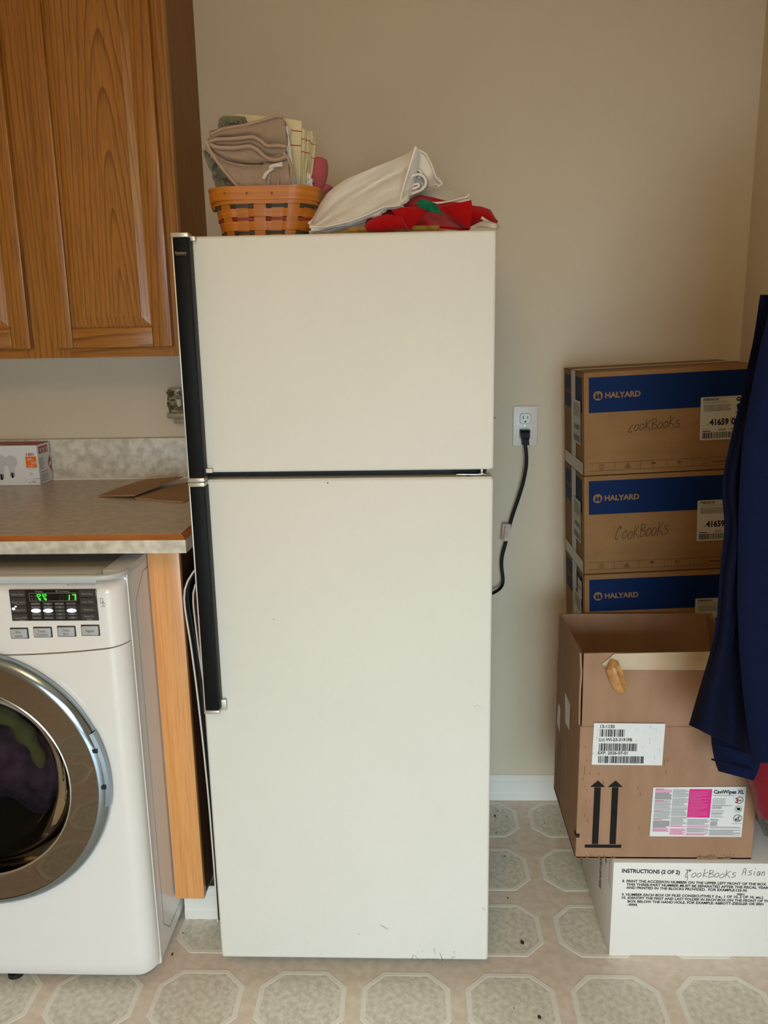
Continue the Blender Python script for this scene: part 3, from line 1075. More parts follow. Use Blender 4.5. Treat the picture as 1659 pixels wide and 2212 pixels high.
# washing inside the drum
def blob(mm, c, r, sx=1, sy=1, sz=1, amp=0.3, seed=0.0, n=20, k=12, m=0):
    G = []
    rings = []
    for i in range(1, k):
        th = math.pi * i / k
        ring = []
        for j in range(n):
            ph = 2 * math.pi * j / n
            d = Vector((math.sin(th) * math.cos(ph), math.sin(th) * math.sin(ph), math.cos(th)))
            q = r * (1 + amp * noise.noise(d * 2.2 + Vector((seed, 0, 0))))
            ring.append(Vector(c) + Vector((d.x * q * sx, d.y * q * sy, d.z * q * sz)))
        rings.append(ring)
    mm.loft(rings, m)


mm = M(); blob(mm, (DCX - 0.005, -0.550, DCZ - 0.060), 0.135, 1.2, 0.75, 0.95, 0.40, 2.0, 36, 24)
build('laundry', mm, 'cloth_purple', label='dark purple laundry heaped behind the dryer door glass', cat='laundry', origin=(DCX, -0.545, DCZ - 0.16))
mm = M()
pp = [at(*q, 1, y) for q, y in (((-60, 1534), -0.630), ((-10, 1534), -0.640), ((26, 1552), -0.648), ((62, 1592), -0.655), ((84, 1630), -0.658), ((90, 1656), -0.655))]
mm.tube(smooth_line(pp, 26), [0.004 + 0.020 * math.sqrt(math.sin(math.pi * (i + 0.5) / 26)) * (0.8 + 0.25 * math.sin(0.9 * i)) for i in range(26)], 12)
build('laundry', mm, 'cloth_lime', label='yellow green garment along the top inside the dryer door glass', cat='laundry', origin=tuple(pp[2]))

# ------------------------------------------------------------------ refrigerator
FX0, FX1, FY = -0.456, 0.156, -0.750
t = thing('refrigerator', ((FX0 + FX1) / 2, -0.40, 0.0), 'white top freezer refrigerator with black and chrome handles', 'refrigerator')
mm = M(); mm.box(FX0 + 0.002, FX1 - 0.002, -0.690, -0.085, 0.028, 1.630, b=0.006); cab = build('cabinet', mm, 'fridge_white', t)
mm = M(); mm.box(FX0 + 0.01, FX1 - 0.01, -0.697, -0.689, 0.06, 1.625); build('gasket', mm, 'gasket_dark', t)
mm = M(); mm.box(FX0 + 0.01, FX1 - 0.01, -0.668, -0.655, 0.008, 0.055, b=0.002); build('kick_grille', mm, 'gasket_dark', t)
for x in (FX0 + 0.05, FX1 - 0.05):
    for y in (-0.62, -0.14):
        mm = M(); mm.lathe([(0.0, 0), (0.02, 0), (0.02, 0.012), (0.008, 0.015), (0.008, 0.03)], (x, y, 0), (0, 0, 1), 14); build('foot', mm, 'rubber_black', t)
mm = M(); mm.box(FX0, FX1, FY, -0.697, 1.186, 1.638, b=0.007, seg=4); fz = build('freezer_door', mm, 'fridge_white', t)
mm = M(); mm.box(FX0, FX1, FY, -0.697, 0.053, 1.171, b=0.007, seg=4); fd = build('main_door', mm, 'fridge_white', t)
mm = M(); mm.box(FX0 + 0.004, FX1 - 0.004, FY + 0.004, -0.698, 1.1700, 1.1712); build('door_top_strip', mm, 'fridge_white', fd)
mm = M(); mm.box(FX0 + 0.006, FX1 - 0.006, FY + 0.02, -0.698, 1.1848, 1.1862); build('door_bottom_strip', mm, 'gasket_dark', fz)
# handles
HY = -0.779
HX0, HX1 = at(369, 512, 1, HY).x, at(405, 512, 1, HY).x


def handle(parent, z0, z1, top):
    q = M(); q.box(HX0 + 0.0028, HX1, HY, FY + 0.001, z0, z1, b=0.002)
    h = build('handle', q, 'handle_black', t, label='long black handle bar')
    q = M(); q.box(HX0, HX0 + 0.0028, HY + 0.0005, FY + 0.001, z0, z1, b=0.0006); build('side_trim', q, 'handle_trim', h)
    q = M(); q.box(HX1 - 0.0005, HX1 + 0.0018, HY + 0.008, FY + 0.001, z0, z1, b=0.0006); build('inner_trim', q, 'gasket_dark', h)
    for a, b in ((z0 - 0.0085, z0), (z1, z1 + 0.0085)):
        q = M(); q.box(HX0 - 0.0006, HX1 + 0.0012, HY - 0.0008, FY + 0.001, a, b, b=0.0018); build('end_cap', q, 'handle_trim', h)
    return h


h1 = handle(fz, at(409, 1033, 1, HY).z, at(405, 512, 1, HY).z, True)
h2 = handle(fd, at(441, 1535, 1, HY).z, at(411, 1052, 1, HY).z, False)
q = M(); q.box(HX1 - 0.012, HX1 + 0.012, HY + 0.018, FY + 0.001, 0.676, 0.7, b=0.002); build('end_bracket', q, 'handle_trim', h2)
q = M(); q.box(HX1 - 0.004, HX1 + 0.014, FY - 0.012, FY + 0.001, 1.1878, 1.196, b=0.001); build('end_bracket', q, 'fridge_white', h1)
q = M(); q.box(HX1 - 0.002, HX1 + 0.010, FY - 0.016, FY + 0.001, 1.628, 1.6365, b=0.001); build('end_bracket', q, 'handle_trim', h1)
FH = Face((HX0, HY, 0), (1, 0, 0), (0, 0, 1), (0, -1, 0), 0.0005)
q = M(); FH.text(q, 'Kenmore', 0.0065, 1.6040, 0.0042, 0.0205, 0, 0.02)
FH.rect(q, 0.0065, 1.6020, 0.0270, 1.6026)
build('badge', q, 'chrome', h1)
p = at(1031, 1530, 1, FY)
mm = M(); mm.lathe([(0.0075, 0.0), (0.0072, 0.002), (0.004, 0.0032), (0.0005, 0.0034)], (p.x, FY, p.z), (0, -1, 0), 24); build('plug_button', mm, 'fridge_white', fd)
# hinge
mm = M(); mm.box(FX1 - 0.075, FX1 - 0.006, -0.735, -0.692, 1.1725, 1.1755, b=0.001); hg = build('hinge', mm, 'chrome', t)
mm = M(); mm.lathe([(0.0, 0.0), (0.008, 0.0), (0.008, 0.003), (0.004, 0.004), (0.004, 0.0115)], (FX1 - 0.022, -0.725, 1.1740), (0, 0, 1), 14); build('hinge_pin', mm, 'chrome', hg)
mm = M(); mm.lathe([(0.0, 0.0), (0.004, 0.0), (0.004, 0.0015), (0.0005, 0.002)], (FX1 - 0.050, -0.733, 1.1724), (0, 0, 1), 12); build('hinge_screw', mm, 'gasket_dark', hg)
# wear on the doors
FF = Face((0, FY, 0), (1, 0, 0), (0, 0, 1), (0, -1, 0), 0.0004)
uf = lambda px, py: (lambda p: (p.x, p.z))(at(px, py, 1, FY))
for pts, w in (([(893, 2062), (890, 2073)], 0.0009), ([(897, 2064), (904, 2074)], 0.0007), ([(937, 2048), (940, 2060)], 0.0009), ([(950, 2058), (956, 2074)], 0.001),
               ([(975, 2074), (979, 2066), (984, 2068)], 0.0008), ([(980, 2060), (982, 2054)], 0.0006), ([(921, 2071), (935, 2072)], 0.0008), ([(935, 2074), (945, 2070)], 0.0007),
               ([(822, 1998), (838, 2007)], 0.0009), ([(1042, 1961), (1048, 1965)], 0.0007)):
    mm = M(); FF.line(mm, [uf(*q) for q in pts], w); build('scuff_mark', mm, 'scuff', fd)
for x, y, r in ((955, 2074, 0.0014), (776, 2018, 0.001), (591, 1338, 0.001), (708, 1043, 0.0016), (1069, 902, 0.0016), (912, 2054, 0.0008), (593, 2040, 0.0007), (935, 2073, 0.001)):
    u_, v_ = uf(x, y)
    mm = M(); FF.disc(mm, u_, v_, r, n=8); build('scuff_mark', mm, 'scuff', fd)
# power cord
mm = M()
cp = [(1133, 945), (1135, 962), (1138, 985), (1137, 1010), (1130, 1045), (1119, 1080), (1109, 1108), (1101, 1135), (1098, 1150), (1092, 1175), (1084, 1203), (1083, 1224), (1086, 1243), (1088, 1259), (1083, 1271), (1072, 1278), (1058, 1284)]
dy = [-0.030, -0.034, -0.036, -0.034, -0.03, -0.026, -0.022, -0.02, -0.02, -0.02, -0.02, -0.02, -0.022, -0.026, -0.034, -0.045, -0.06]
path = [at(*p, 1, y) for p, y in zip(cp, dy)] + [Vector((0.13, -0.075, 0.66)), Vector((0.10, -0.084, 0.60))]
path = smooth_line(path, 60, 2)
mm.tube(path, 0.0049, 8, flat=0.75)
cord = build('power_cord', mm, 'cord_black', t, label='black power cord')
mm = M()
a = at(1124.5, 930, 1, -0.03); b = at(1145, 930, 1, -0.03); c_ = at(1143, 961, 1, -0.034); d = at(1128, 961, 1, -0.034)
ring = lambda p, q, y0, y1: [Vector((p.x, y0, p.z)), Vector((q.x, y0, q.z)), Vector((q.x, y1, q.z)), Vector((p.x, y1, p.z))]
mm.loft([ring(a, b, -0.030, -0.006), ring(a.lerp(d, .15), b.lerp(c_, .15), -0.034, -0.004), ring(a.lerp(d, .5), b.lerp(c_, .5), -0.036, -0.006), ring(a.lerp(d, .65) + Vector((0.002, 0, 0)), b.lerp(c_, .65) - Vector((0.002, 0, 0)), -0.038, -0.012), ring(d, c_, -0.040, -0.022)], smooth=False)
build('plug', mm, 'cord_black', cord)
mm = M()
mm.sheet([[at(1086, 1131, 1, -0.022), at(1093, 1131.5, 1, -0.030), at(1104, 1132.5, 1, -0.033)], [at(1084, 1148, 1, -0.022), at(1091, 1150, 1, -0.030), at(1102, 1150, 1, -0.033)], [at(1082, 1167, 1, -0.022), at(1089, 1169, 1, -0.030), at(1099, 1169, 1, -0.033)]], 0.0006)
mm.sheet([[at(1093, 1131.5, 1, -0.011), at(1104, 1132.5, 1, -0.012)], [at(1089, 1169, 1, -0.011), at(1099, 1169, 1, -0.012)]], 0.0006)
mm.add([at(1090, 1136, 1, -0.0305), at(1092.5, 1136, 1, -0.0315), at(1090, 1152, 1, -0.0315), at(1087, 1166, 1, -0.031), at(1084.5, 1166, 1, -0.0285), at(1089, 1152, 1, -0.0305)], [(0, 1, 2, 3, 4, 5)], 1)
build('cord_tag', mm, ['cord_tag', 'tag_orange'], cord)

# ------------------------------------------------------------------ wall outlet
t = thing('wall_outlet', (0.316, 0, 1.184), 'white duplex wall outlet with the black refrigerator plug in it', 'outlet')
mm = M(); mm.box(0.2805, 0.3525, -0.0055, 0.0, 1.1265, 1.2425, b=0.003, seg=3); pl = build('cover_plate', mm, 'outlet_white', t)
for zc in (1.2065, 1.1625):
    q = M()
    pts = []
    for i in range(40):
        a = 2 * math.pi * i / 40
        pts.append((max(-0.0150, min(0.0150, 0.0172 * math.cos(a))) if True else 0, max(-0.0140, min(0.0140, 0.0172 * math.sin(a)))))
    q.prism(pts, (0.316, -0.0055, zc), (1, 0, 0), (0, 0, 1), (0, -1, 0), 0.0022, 0)
    pts2 = [(a * 1.07, b * 1.07) for a, b in pts]
    q.prism(pts2, (0.316, -0.0055, zc), (1, 0, 0), (0, 0, 1), (0, -1, 0), 0.0003, 1)
    rc = build('receptacle', q, ['outlet_white', 'slot_black'], t)
    q = M(); FO = Face((0.316, -0.0077, zc), (1, 0, 0), (0, 0, 1), (0, -1, 0), 0.0003)
    FO.rect(q, -0.0076, -0.001, -0.0052, 0.0075); FO.rect(q, 0.0052, -0.0005, 0.0072, 0.0065); FO.disc(q, 0, -0.0085, 0.0026, n=14)
    build('socket_slots', q, 'slot_black', rc)
q = M(); q.lathe([(0.0028, 0), (0.0024, 0.001), (0.0003, 0.0013)], (0.316, -0.0055, 1.1845), (0, -1, 0), 12); build('screw', q, 'chrome', pl)

# ------------------------------------------------------------------ trays beside the refrigerator
def tray(name, Y, outer, w, mats, label, depth):
    """a flat rounded tray on edge, seen almost end on: outer edge line in the photo, rim of width w"""
    tt = thing(name, at(*outer[-1], 1, Y), label, 'tray')
    L = smooth_line([(*p, 0) for p in outer], 40, 2)
    q = M(); rim = []
    for i, p in enumerate(L):
        rim.append(at(p.x, p.y, 1, Y))
    q.tube(rim, 0.0020, 8, m=0)
    build('rim', q, mats[1], tt)
    q = M()
    G = []
    for p in rim:
        G.append([p + Vector((0.0005, 0.003, 0)), p + Vector((w * 0.5, 0.004, 0)), p + Vector((w, 0.008, 0)), p + Vector((w, depth, 0.0))])
    q.sheet(G, 0.0015)
    build('tray_panel', q, mats[0], tt)
    return tt


tray('serving_tray', -0.675, [(428, 1222), (412, 1243), (399, 1258), (395, 1280), (400, 1320), (412, 1390), (424, 1480), (438, 1600), (451, 1730), (463, 1880), (470, 1990)], 0.003, ('tray_black', 'tray_white'),
     'black tray with white rim slid in beside the refrigerator', 0.30)
tray('serving_tray', -0.648, [(446, 1238), (430, 1246), (418, 1258), (415, 1285), (421, 1340), (431, 1420), (446, 1520), (462, 1640), (478, 1800), (493, 1975)], 0.003, ('tray_red', 'tray_white'),
     'dark red tray nested behind the black tray beside the refrigerator', 0.28)

# ------------------------------------------------------------------ things on the counter
def flat_card(outline, label, z, lift):
    q = M()
    P = [at(*p, 2, z) for p in outline]
    k = len(P)
    P = [p + Vector((0, 0, l)) for p, l in zip(P, lift)]
    Tp = [p + Vector((0, 0, 0.003)) for p in P]
    q.add(P + Tp, [list(range(k))[::-1], list(range(k, 2 * k))] + [(i, (i + 1) % k, k + (i + 1) % k, k + i) for i in range(k)])
    return build('cardboard_sheet', q, 'cardboard_flat', label=label, cat='cardboard', origin=tuple(P[0]))


flat_card([(364, 1084), (292, 1077), (375, 1050), (412, 1043), (420, 1076), (395, 1086)], 'cut cardboard flap on the counter tucked under the pointed one', 1.0475, [0.0] * 6)
flat_card([(212, 1073), (262, 1057), (316, 1043), (396, 1043), (290, 1077)], 'long pointed cardboard flap lying on top of the other counter flap', 1.0475, [0.0, 0.004, 0.008, 0.016, 0.006])

t = thing('bulb_carton', (-1.2, -0.07, 1.047), 'white light bulb carton with orange print at the backsplash', 'carton')
BX0, BX1, BY0, BY1, BZ0, BZ1 = -1.37, -1.060, -0.112, -0.030, 1.0476, 1.1615
mm = M(); mm.box(BX0, BX1, BY0, BY1, BZ0, BZ1, b=0.0008, seg=1); cb = build('carton_body', mm, 'bulb_carton', t)
FB = Face((BX0, BY0, BZ0), (1, 0, 0), (0, 0, 1), (0, -1, 0), 0.0004)
FS = Face((BX1, BY0, BZ0), (0, 1, 0), (0, 0, 1), (1, 0, 0), 0.0004)
FT = Face((BX0, BY0, BZ1), (1, 0, 0), (0, 1, 0), (0, 0, 1), 0.0004)
ub = lambda cx_, cy_: (lambda p: (p.x - BX0, p.z - BZ0))(at(cx_ / 12.76, 930 + cy_ / 12.76, 1, BY0))
mm = M()
a = ub(725, 1030); b = ub(985, 712)
a = (ub(712, 900)[0], a[1]); b = (ub(1005, 800)[0], b[1])
FB.rect(mm, a[0], a[1], b[0], b[1], 1)
FB.text(mm, 'LED', ub(722, 690)[0], ub(722, 690)[1], 0.0068, ub(940, 690)[0] - ub(722, 690)[0], 0, 0.03)
FB.text(mm, '40', ub(755, 825)[0], ub(755, 825)[1], 0.0068, ub(872, 800)[0] - ub(755, 800)[0], 2, 0, 2)
FB.text(mm, 'W', ub(885, 825)[0], ub(885, 825)[1], 0.0026, None, 2, 0, 2)
FB.lines(mm, ub(750, 0)[0], ub(750, 925)[1], ub(960, 0)[0], ub(750, 845)[1], 3, 0.3, 2, 2)
FB.text(mm, '3.8', ub(785, 1005)[0], ub(785, 1005)[1], 0.0056, ub(900, 1000)[0] - ub(785, 1000)[0], 2, 0, 2)
FB.text(mm, 'W', ub(910, 1005)[0], ub(910, 1005)[1], 0.0026, None, 2, 0, 2)
FB.text(mm, 'soft white', ub(785, 1085)[0], ub(785, 1085)[1], 0.0026, ub(975, 1080)[0] - ub(785, 1080)[0], 3)
FB.ring(mm, ub(860, 1190)[0], ub(860, 1190)[1], 0.0018, 0.0026, 0, 1, 16)
FB.text(mm, 'G25', ub(880, 1215)[0], ub(880, 1215)[1], 0.002, None, 3)
FB.lines(mm, ub(800, 0)[0], ub(0, 1345)[1], ub(1050, 0)[0], ub(0, 1330)[1], 1, 0.8, 3)
FB.text(mm, '3', ub(815, 1475)[0], ub(815, 1475)[1], 0.0066, None, 3)
FB.text(mm, 'LED', ub(885, 1430)[0], ub(885, 1430)[1], 0.0036, ub(1005, 1430)[0] - ub(885, 1430)[0], 0, 0.02)
FB.lines(mm, ub(890, 0)[0], ub(0, 1470)[1], ub(1060, 0)[0], ub(0, 1455)[1], 1, 0.8, 3)
# side print
FS.rect(mm, 0.010, 0.088, 0.028, 0.108, 0); FS.rect(mm, 0.031, 0.088, 0.046, 0.108, 0); FS.rect(mm, 0.049, 0.088, 0.064, 0.108, 0)
for q in (0.019, 0.0385, 0.0565):
    FS.disc(mm, q, 0.099, 0.004, 4, 2, 14); FS.rect(mm, q - 0.002, 0.090, q + 0.002, 0.096, 4, 2)
FS.lines(mm, 0.006, 0.044, 0.036, 0.078, 8, 0.35, 3, seed=4, ragged=0.6)
FS.rect(mm, 0.008, 0.0345, 0.055, 0.0365, 3)
FS.lines(mm, 0.008, 0.008, 0.056, 0.032, 9, 0.3, 3, seed=5, ragged=0.7)
FS.poly(mm, [(0.060, 0.052), (0.0665, 0.044), (0.0665, 0.058)], 0); FS.poly(mm, [(0.060, 0.055), (0.073, 0.078), (0.077, 0.058)], 0, 2); FS.poly(mm, [(0.068, 0.042), (0.077, 0.026), (0.078, 0.052)], 0, 2)
FT.rect(mm, 0.0, 0.0, 0.310, 0.082, 5)
FT.poly(mm, [(0.07, 0.0), (0.21, 0.0), (0.30, 0.078), (0.14, 0.04)], 6, 2)
build('carton_print', mm, ['print_red', 'print_orange', 'label_white', 'print_grey', 'bulb_carton', 'print_red', 'print_rust'], cb)
mm = M()
for cx_, cy_, r in ((305, 855, 182 / 12.76), (0, 855, 205 / 12.76)):
    a = ub(cx_, cy_)
    rr = r * 0.00124
    FB.disc(mm, a[0], a[1], rr * 1.0, 0, 1.5 + cx_ / 400, 30)
    FB.poly(mm, [(a[0] - rr * 0.55, a[1] - rr * 0.75), (a[0] + rr * 0.55, a[1] - rr * 0.75), (a[0] + rr * 0.38, a[1] - rr * 1.85), (a[0] - rr * 0.38, a[1] - rr * 1.85)], 0, 1.6 + cx_ / 400)
    FB.rect(mm, a[0] - rr * 0.36, a[1] - rr * 2.45, a[0] + rr * 0.36, a[1] - rr * 1.8, 1, 2.4)
    FB.rect(mm, a[0] - rr * 0.12, a[1] - rr * 2.5, a[0] + rr * 0.12, a[1] - rr * 1.8, 2, 3)
    for i in range(4):
        FB.rect(mm, a[0] - rr * 0.38, a[1] - rr * (1.92 + i * 0.15), a[0] + rr * 0.38, a[1] - rr * (1.88 + i * 0.15), 2, 2.8)
    FB.disc(mm, a[0], a[1] - rr * 2.5, rr * 0.17, 2, 3, 12)
build('bulb_picture', mm, ['bulb_grey', 'print_lightgrey', 'print_black'], cb)

# plug-in night light on the wall by the refrigerator
t = thing('night_light', (-0.68, -0.02, 1.22), 'small cream plug in night light with leafy shade on the wall', 'night light')
mm = M()
q0 = at(360, 840, 1, -0.03); q1 = at(364, 890, 1, -0.03)
cxn = q0.x + 0.028
G = []
for j in range(8):
    z = q1.z + (q0.z - q1.z) * j / 7
    row = []
    for i in range(13):
        a = math.pi * (i / 12)
        row.append(Vector((cxn - 0.027 * math.cos(a), -0.022 - 0.022 * math.sin(a), z)))
    G.append(row)
mm.sheet(G, 0.002); build('shade', mm, 'porcelain', t)
mm = M()
rnd = random.Random(5)
for _ in range(26):
    a = math.pi * rnd.uniform(0.12, 0.88); z = q1.z + (q0.z - q1.z) * rnd.uniform(0.08, 0.85)
    c0 = Vector((cxn - 0.0278 * math.cos(a), -0.022 - 0.0228 * math.sin(a), z))
    tx = Vector((math.sin(a), -math.cos(a) * 0.8, 0)).normalized()
    r = rnd.uniform(0.005, 0.009)
    an = rnd.uniform(0, 3)
    u2 = tx * math.cos(an) + Vector((0, 0, 1)) * math.sin(an); v2 = tx * -math.sin(an) + Vector((0, 0, 1)) * math.cos(an)
    nn = Vector((-math.cos(a), -math.sin(a), 0))
    mm.prism([(r * 1.7 * math.cos(q), r * 0.8 * math.sin(q)) for q in [i * 0.785 for i in range(8)]], c0, u2, v2, nn, 0.0012)
build('leaf_relief', mm, 'floral', t, kind='stuff')
mm = M()
zb = at(362, 890, 1, -0.03).z
mm.box(cxn - 0.030, cxn + 0.03, -0.048, 0.0, zb - 0.018, zb - 0.001, b=0.006); mm.box(cxn - 0.015, cxn + 0.02, -0.03, 0.0, zb - 0.034, zb - 0.016, b=0.004); build('base', mm, 'porcelain', t)

# ------------------------------------------------------------------ basket
bx0, bx1, by0, by1, bz0, bz1 = -0.424, -0.200, -0.580, -0.395, 1.6385, 1.752
t = thing('splint_basket', ((bx0 + bx1) / 2, (by0 + by1) / 2, bz0), 'woven splint basket of towels on the refrigerator top', 'basket')


def rrect(z, off=0.0, n=12, r=0.055):
    """rounded rectangle loop of the basket at height z"""
    k = (bz1 - z) / (bz1 - bz0)
    ins = 0.020 * k - off
    a0, a1, c0, c1 = bx0 + ins, bx1 - ins, by0 + ins, by1 - ins
    rr = r
    pts = []
    for (cx_, cy_, s) in ((a1 - rr, c0 + rr, -math.pi / 2), (a1 - rr, c1 - rr, 0), (a0 + rr, c1 - rr, math.pi / 2), (a0 + rr, c0 + rr, math.pi)):
        for i in range(n + 1):
            a = s + math.pi / 2 * i / n
            pts.append(Vector((cx_ + rr * math.cos(a), cy_ + rr * math.sin(a), z)))
    return resample(pts + [pts[0]], 161)[:-1]


def band(name, z0, z1, off, th, material, weave=0.0, ph=0.0, nw=18):
    q = M()
    A, B = rrect(z0, off), rrect(z1, off)
    cx_, cy_ = (bx0 + bx1) / 2, (by0 + by1) / 2
    n = len(A)
    rings = []
    for i in range(n):
        nx = (A[(i + 1) % n] - A[i - 1]).normalized()
        nn = Vector((nx.y, -nx.x, 0))
        w_ = weave * math.sin(2 * math.pi * nw * i / n / 2 + ph)
        w_ = max(-weave * 0.8, min(weave * 0.8, w_ * 1.6))
        rings.append([A[i] + nn * (w_ + th), B[i] + nn * (w_ + th), B[i] + nn * w_, A[i] + nn * w_])
    rings.append(rings[0])
    q.loft(rings, 0, caps=False, smooth=False)
    q.sm = [True] * len(q.sm)
    return build(name, q, material, t)


H = bz1 - bz0
band('weaver', bz0 + 0.002, bz0 + 0.020, 0, 0.0012, 'basket_wood', 0.0022, 0.0)
band('accent_weaver', bz0 + 0.0215, bz0 + 0.0275, 0, 0.001, 'basket_green', 0.0022, math.pi)
band('weaver', bz0 + 0.029, bz0 + 0.047, 0, 0.0012, 'basket_wood', 0.0022, 0.0)
band('accent_weaver', bz0 + 0.0485, bz0 + 0.0540, 0, 0.001, 'basket_red', 0.0022, math.pi)
band('weaver', bz0 + 0.0555, bz0 + 0.0715, 0, 0.0012, 'basket_wood', 0.0022, 0.0)
band('accent_weaver', bz0 + 0.073, bz0 + 0.079, 0, 0.001, 'basket_green', 0.0022, math.pi)
band('rim_band', bz0 + 0.080, bz1 - 0.022, 0.0022, 0.002, 'basket_wood')
band('rim_band', bz1 - 0.026, bz1, 0.0040, 0.003, 'basket_wood')
band('rim_band', bz1 - 0.028, bz1 - 0.002, -0.006, 0.003, 'basket_wood')
mm = M()
Z0, Z1 = bz0 + 0.001, bz1 - 0.02
L0, L1 = rrect(Z0), rrect(Z1)
n = len(L0)
NW = 18
for k in range(NW):
    i0 = int(round((k + 0.5) * n / NW)) if True else 0
    ids = [(i0 + d) % n for d in (-3, -1, 1, 3)]
    rows = []
    for zt in (0, 0.25, 0.5, 0.75, 1.0):
        rows.append([L0[i].lerp(L1[i], zt) for i in ids])
    mm.sheet(rows, 0.0014)
build('upright_splint', mm, 'basket_wood', t, kind='stuff')
mm = M(); B0 = rrect(bz0 + 0.0008)
mm.add(B0, [list(range(len(B0)))]); mm.add([p + Vector((0, 0, 0.003)) for p in B0], [list(range(len(B0)))[::-1]]); build('base', mm, 'basket_wood', t)
for px in (485, 533, 587):
    p = at(px, 417, 1, by0 - 0.007)
    mm = M(); mm.lathe([(0.0022, 0), (0.0018, 0.0012), (0.0002, 0.0016)], (p.x, by0 - 0.0066, p.z), (0, -1, 0), 10); build('rivet', mm, 'rivet', t)
mm = M()
mm.tube(smooth_line([(bx0 - 0.006, -0.52, bz1 - 0.010), (bx0 - 0.009, -0.50, bz1 - 0.028), (bx0 - 0.009, -0.48, bz1 - 0.034), (bx0 - 0.009, -0.46, bz1 - 0.028), (bx0 - 0.006, -0.44, bz1 - 0.010)], 16), 0.003, 6)
build('ear_handle', mm, 'basket_wood', t)

# ------------------------------------------------------------------ cloths in the basket (stand in it, lean on one another)
def fold(mm, top, bot, Y, th=0.005, bul=0.006, m=0, seed=0.0, n=28, k=10, amp=0.002):
    patch(mm, top, bot, Y, n, k, th, lambda u, v: -bul * math.sin(math.pi * min(1, max(0, v))) + wr(u, v, 1.4, amp, seed), m)


def edge(mm, line, Y, r=0.0028, m=1, n=30):
    mm.tube([at(p.x, p.y, 1, Y) for p in smooth_line([(*q, 0) for q in line], n, 1)], r, 6, m)


# taupe napkin: folded layers with rolled edges, each a little nearer than the one above it
mm = M()
fold(mm, [(452, 306), (475, 284), (500, 276), (545, 268), (580, 258), (606, 251), (616, 262)], [(470, 410), (490, 415), (520, 420), (560, 420), (600, 420), (622, 420), (632, 405)], -0.500, th=0.012, bul=0.0, seed=1, amp=0.001)
fold(mm, [(447, 300), (462, 285), (482, 277), (510, 272), (545, 266), (580, 256), (606, 249), (614, 258)], [(462, 300), (480, 296), (505, 298), (540, 294), (562, 302), (580, 314), (600, 313), (620, 314)], -0.530, th=0.016, bul=0.010, seed=1.5, amp=0.0015)
fold(mm, [(452, 306), (466, 301), (505, 301), (546, 296), (564, 305), (576, 317), (602, 315), (619, 316)], [(458, 313), (476, 316), (508, 317), (538, 312), (556, 320), (572, 334), (594, 341), (618, 333)], -0.545, th=0.012, bul=0.008, seed=2, amp=0.0015)
fold(mm, [(449, 308), (468, 319), (505, 321), (540, 316), (558, 325), (572, 339), (590, 346), (617, 337)], [(468, 334), (486, 345), (512, 351), (540, 352), (560, 353), (576, 350), (592, 350), (616, 343)], -0.557, th=0.012, bul=0.008, seed=3, amp=0.002)
fold(mm, [(448, 312), (464, 332), (490, 348), (525, 355), (558, 357), (580, 354), (600, 352), (622, 346)], [(516, 410), (530, 415), (545, 418), (560, 418), (580, 418), (600, 418), (618, 418), (628, 414)], -0.566, th=0.010, bul=0.010, seed=4, amp=0.003)
edge(mm, [(447, 303), (456, 290), (480, 278), (530, 270), (570, 259), (598, 250), (610, 252)], -0.535, 0.0030, 1)
edge(mm, [(450, 308), (466, 301), (505, 300), (546, 295), (562, 303), (576, 316), (602, 314), (618, 317)], -0.556, 0.0040, 1)
edge(mm, [(448, 310), (468, 319), (505, 320), (540, 315), (557, 324), (571, 338), (589, 347), (606, 344), (617, 338)], -0.568, 0.0042, 1)
edge(mm, [(446, 306), (452, 322), (470, 350), (490, 376), (506, 394), (518, 408)], -0.578, 0.0034, 1)
edge(mm, [(462, 332), (480, 346), (500, 354), (530, 358), (562, 357)], -0.579, 0.0014, 0)
edge(mm, [(612, 330), (624, 345), (630, 365), (628, 392), (622, 412)], -0.566, 0.0036, 1)
edge(mm, [(598, 370), (602, 384), (600, 400), (604, 412)], -0.580, 0.0030, 0)
edge(mm, [(583, 376), (580, 392), (582, 412)], -0.580, 0.0030, 0)
nap = build('folded_napkin', mm, ['cloth_taupe', 'cloth_taupe_edge'], label='taupe cloth napkin folded in layers at the basket front', cat='napkin', origin=tuple(at(540, 410, 1, -0.54)))
mm = M()
fold(mm, [(582, 357), (590, 354), (600, 352), (609, 349)], [(580, 366), (590, 362), (600, 360), (610, 360)], -0.584, th=0.0008, bul=0.001, n=12, k=5)
fold(mm, [(566, 385), (570, 374), (580, 366), (590, 361)], [(572, 388), (576, 380), (584, 370), (592, 366)], -0.585, th=0.0008, bul=0.001, n=12, k=5)
build('care_label', mm, 'care_label', nap)
# sage green cloth behind at left
mm = M()
fold(mm, [(446, 318), (452, 338), (458, 356), (464, 372)], [(468, 415), (480, 418), (500, 420), (514, 420)], -0.505, th=0.010, bul=0.004, seed=7)
build('cloth', mm, 'cloth_sage', label='dull green cloth hanging under the taupe napkin at the basket corner', cat='cloth', origin=tuple(at(470, 410, 1, -0.50)))
mm = M()
fold(mm, [(471, 270), (474, 256), (482, 250), (505, 250), (530, 252)], [(470, 300), (480, 300), (500, 300), (520, 300), (535, 300)], -0.495, th=0.012, bul=0.003, seed=8)
edge(mm, [(474, 258), (480, 266), (486, 275)], -0.502, 0.0035)
edge(mm, [(488, 256), (495, 265), (508, 262), (512, 268)], -0.502, 0.0035)
edge(mm, [(500, 260), (515, 258), (522, 262), (520, 268)], -0.502, 0.0035)
build('cloth', mm, ['cloth_sage', 'cloth_sage'], label='grey green crumpled cloth showing above the taupe napkin', cat='cloth', origin=tuple(at(490, 300, 1, -0.49)))
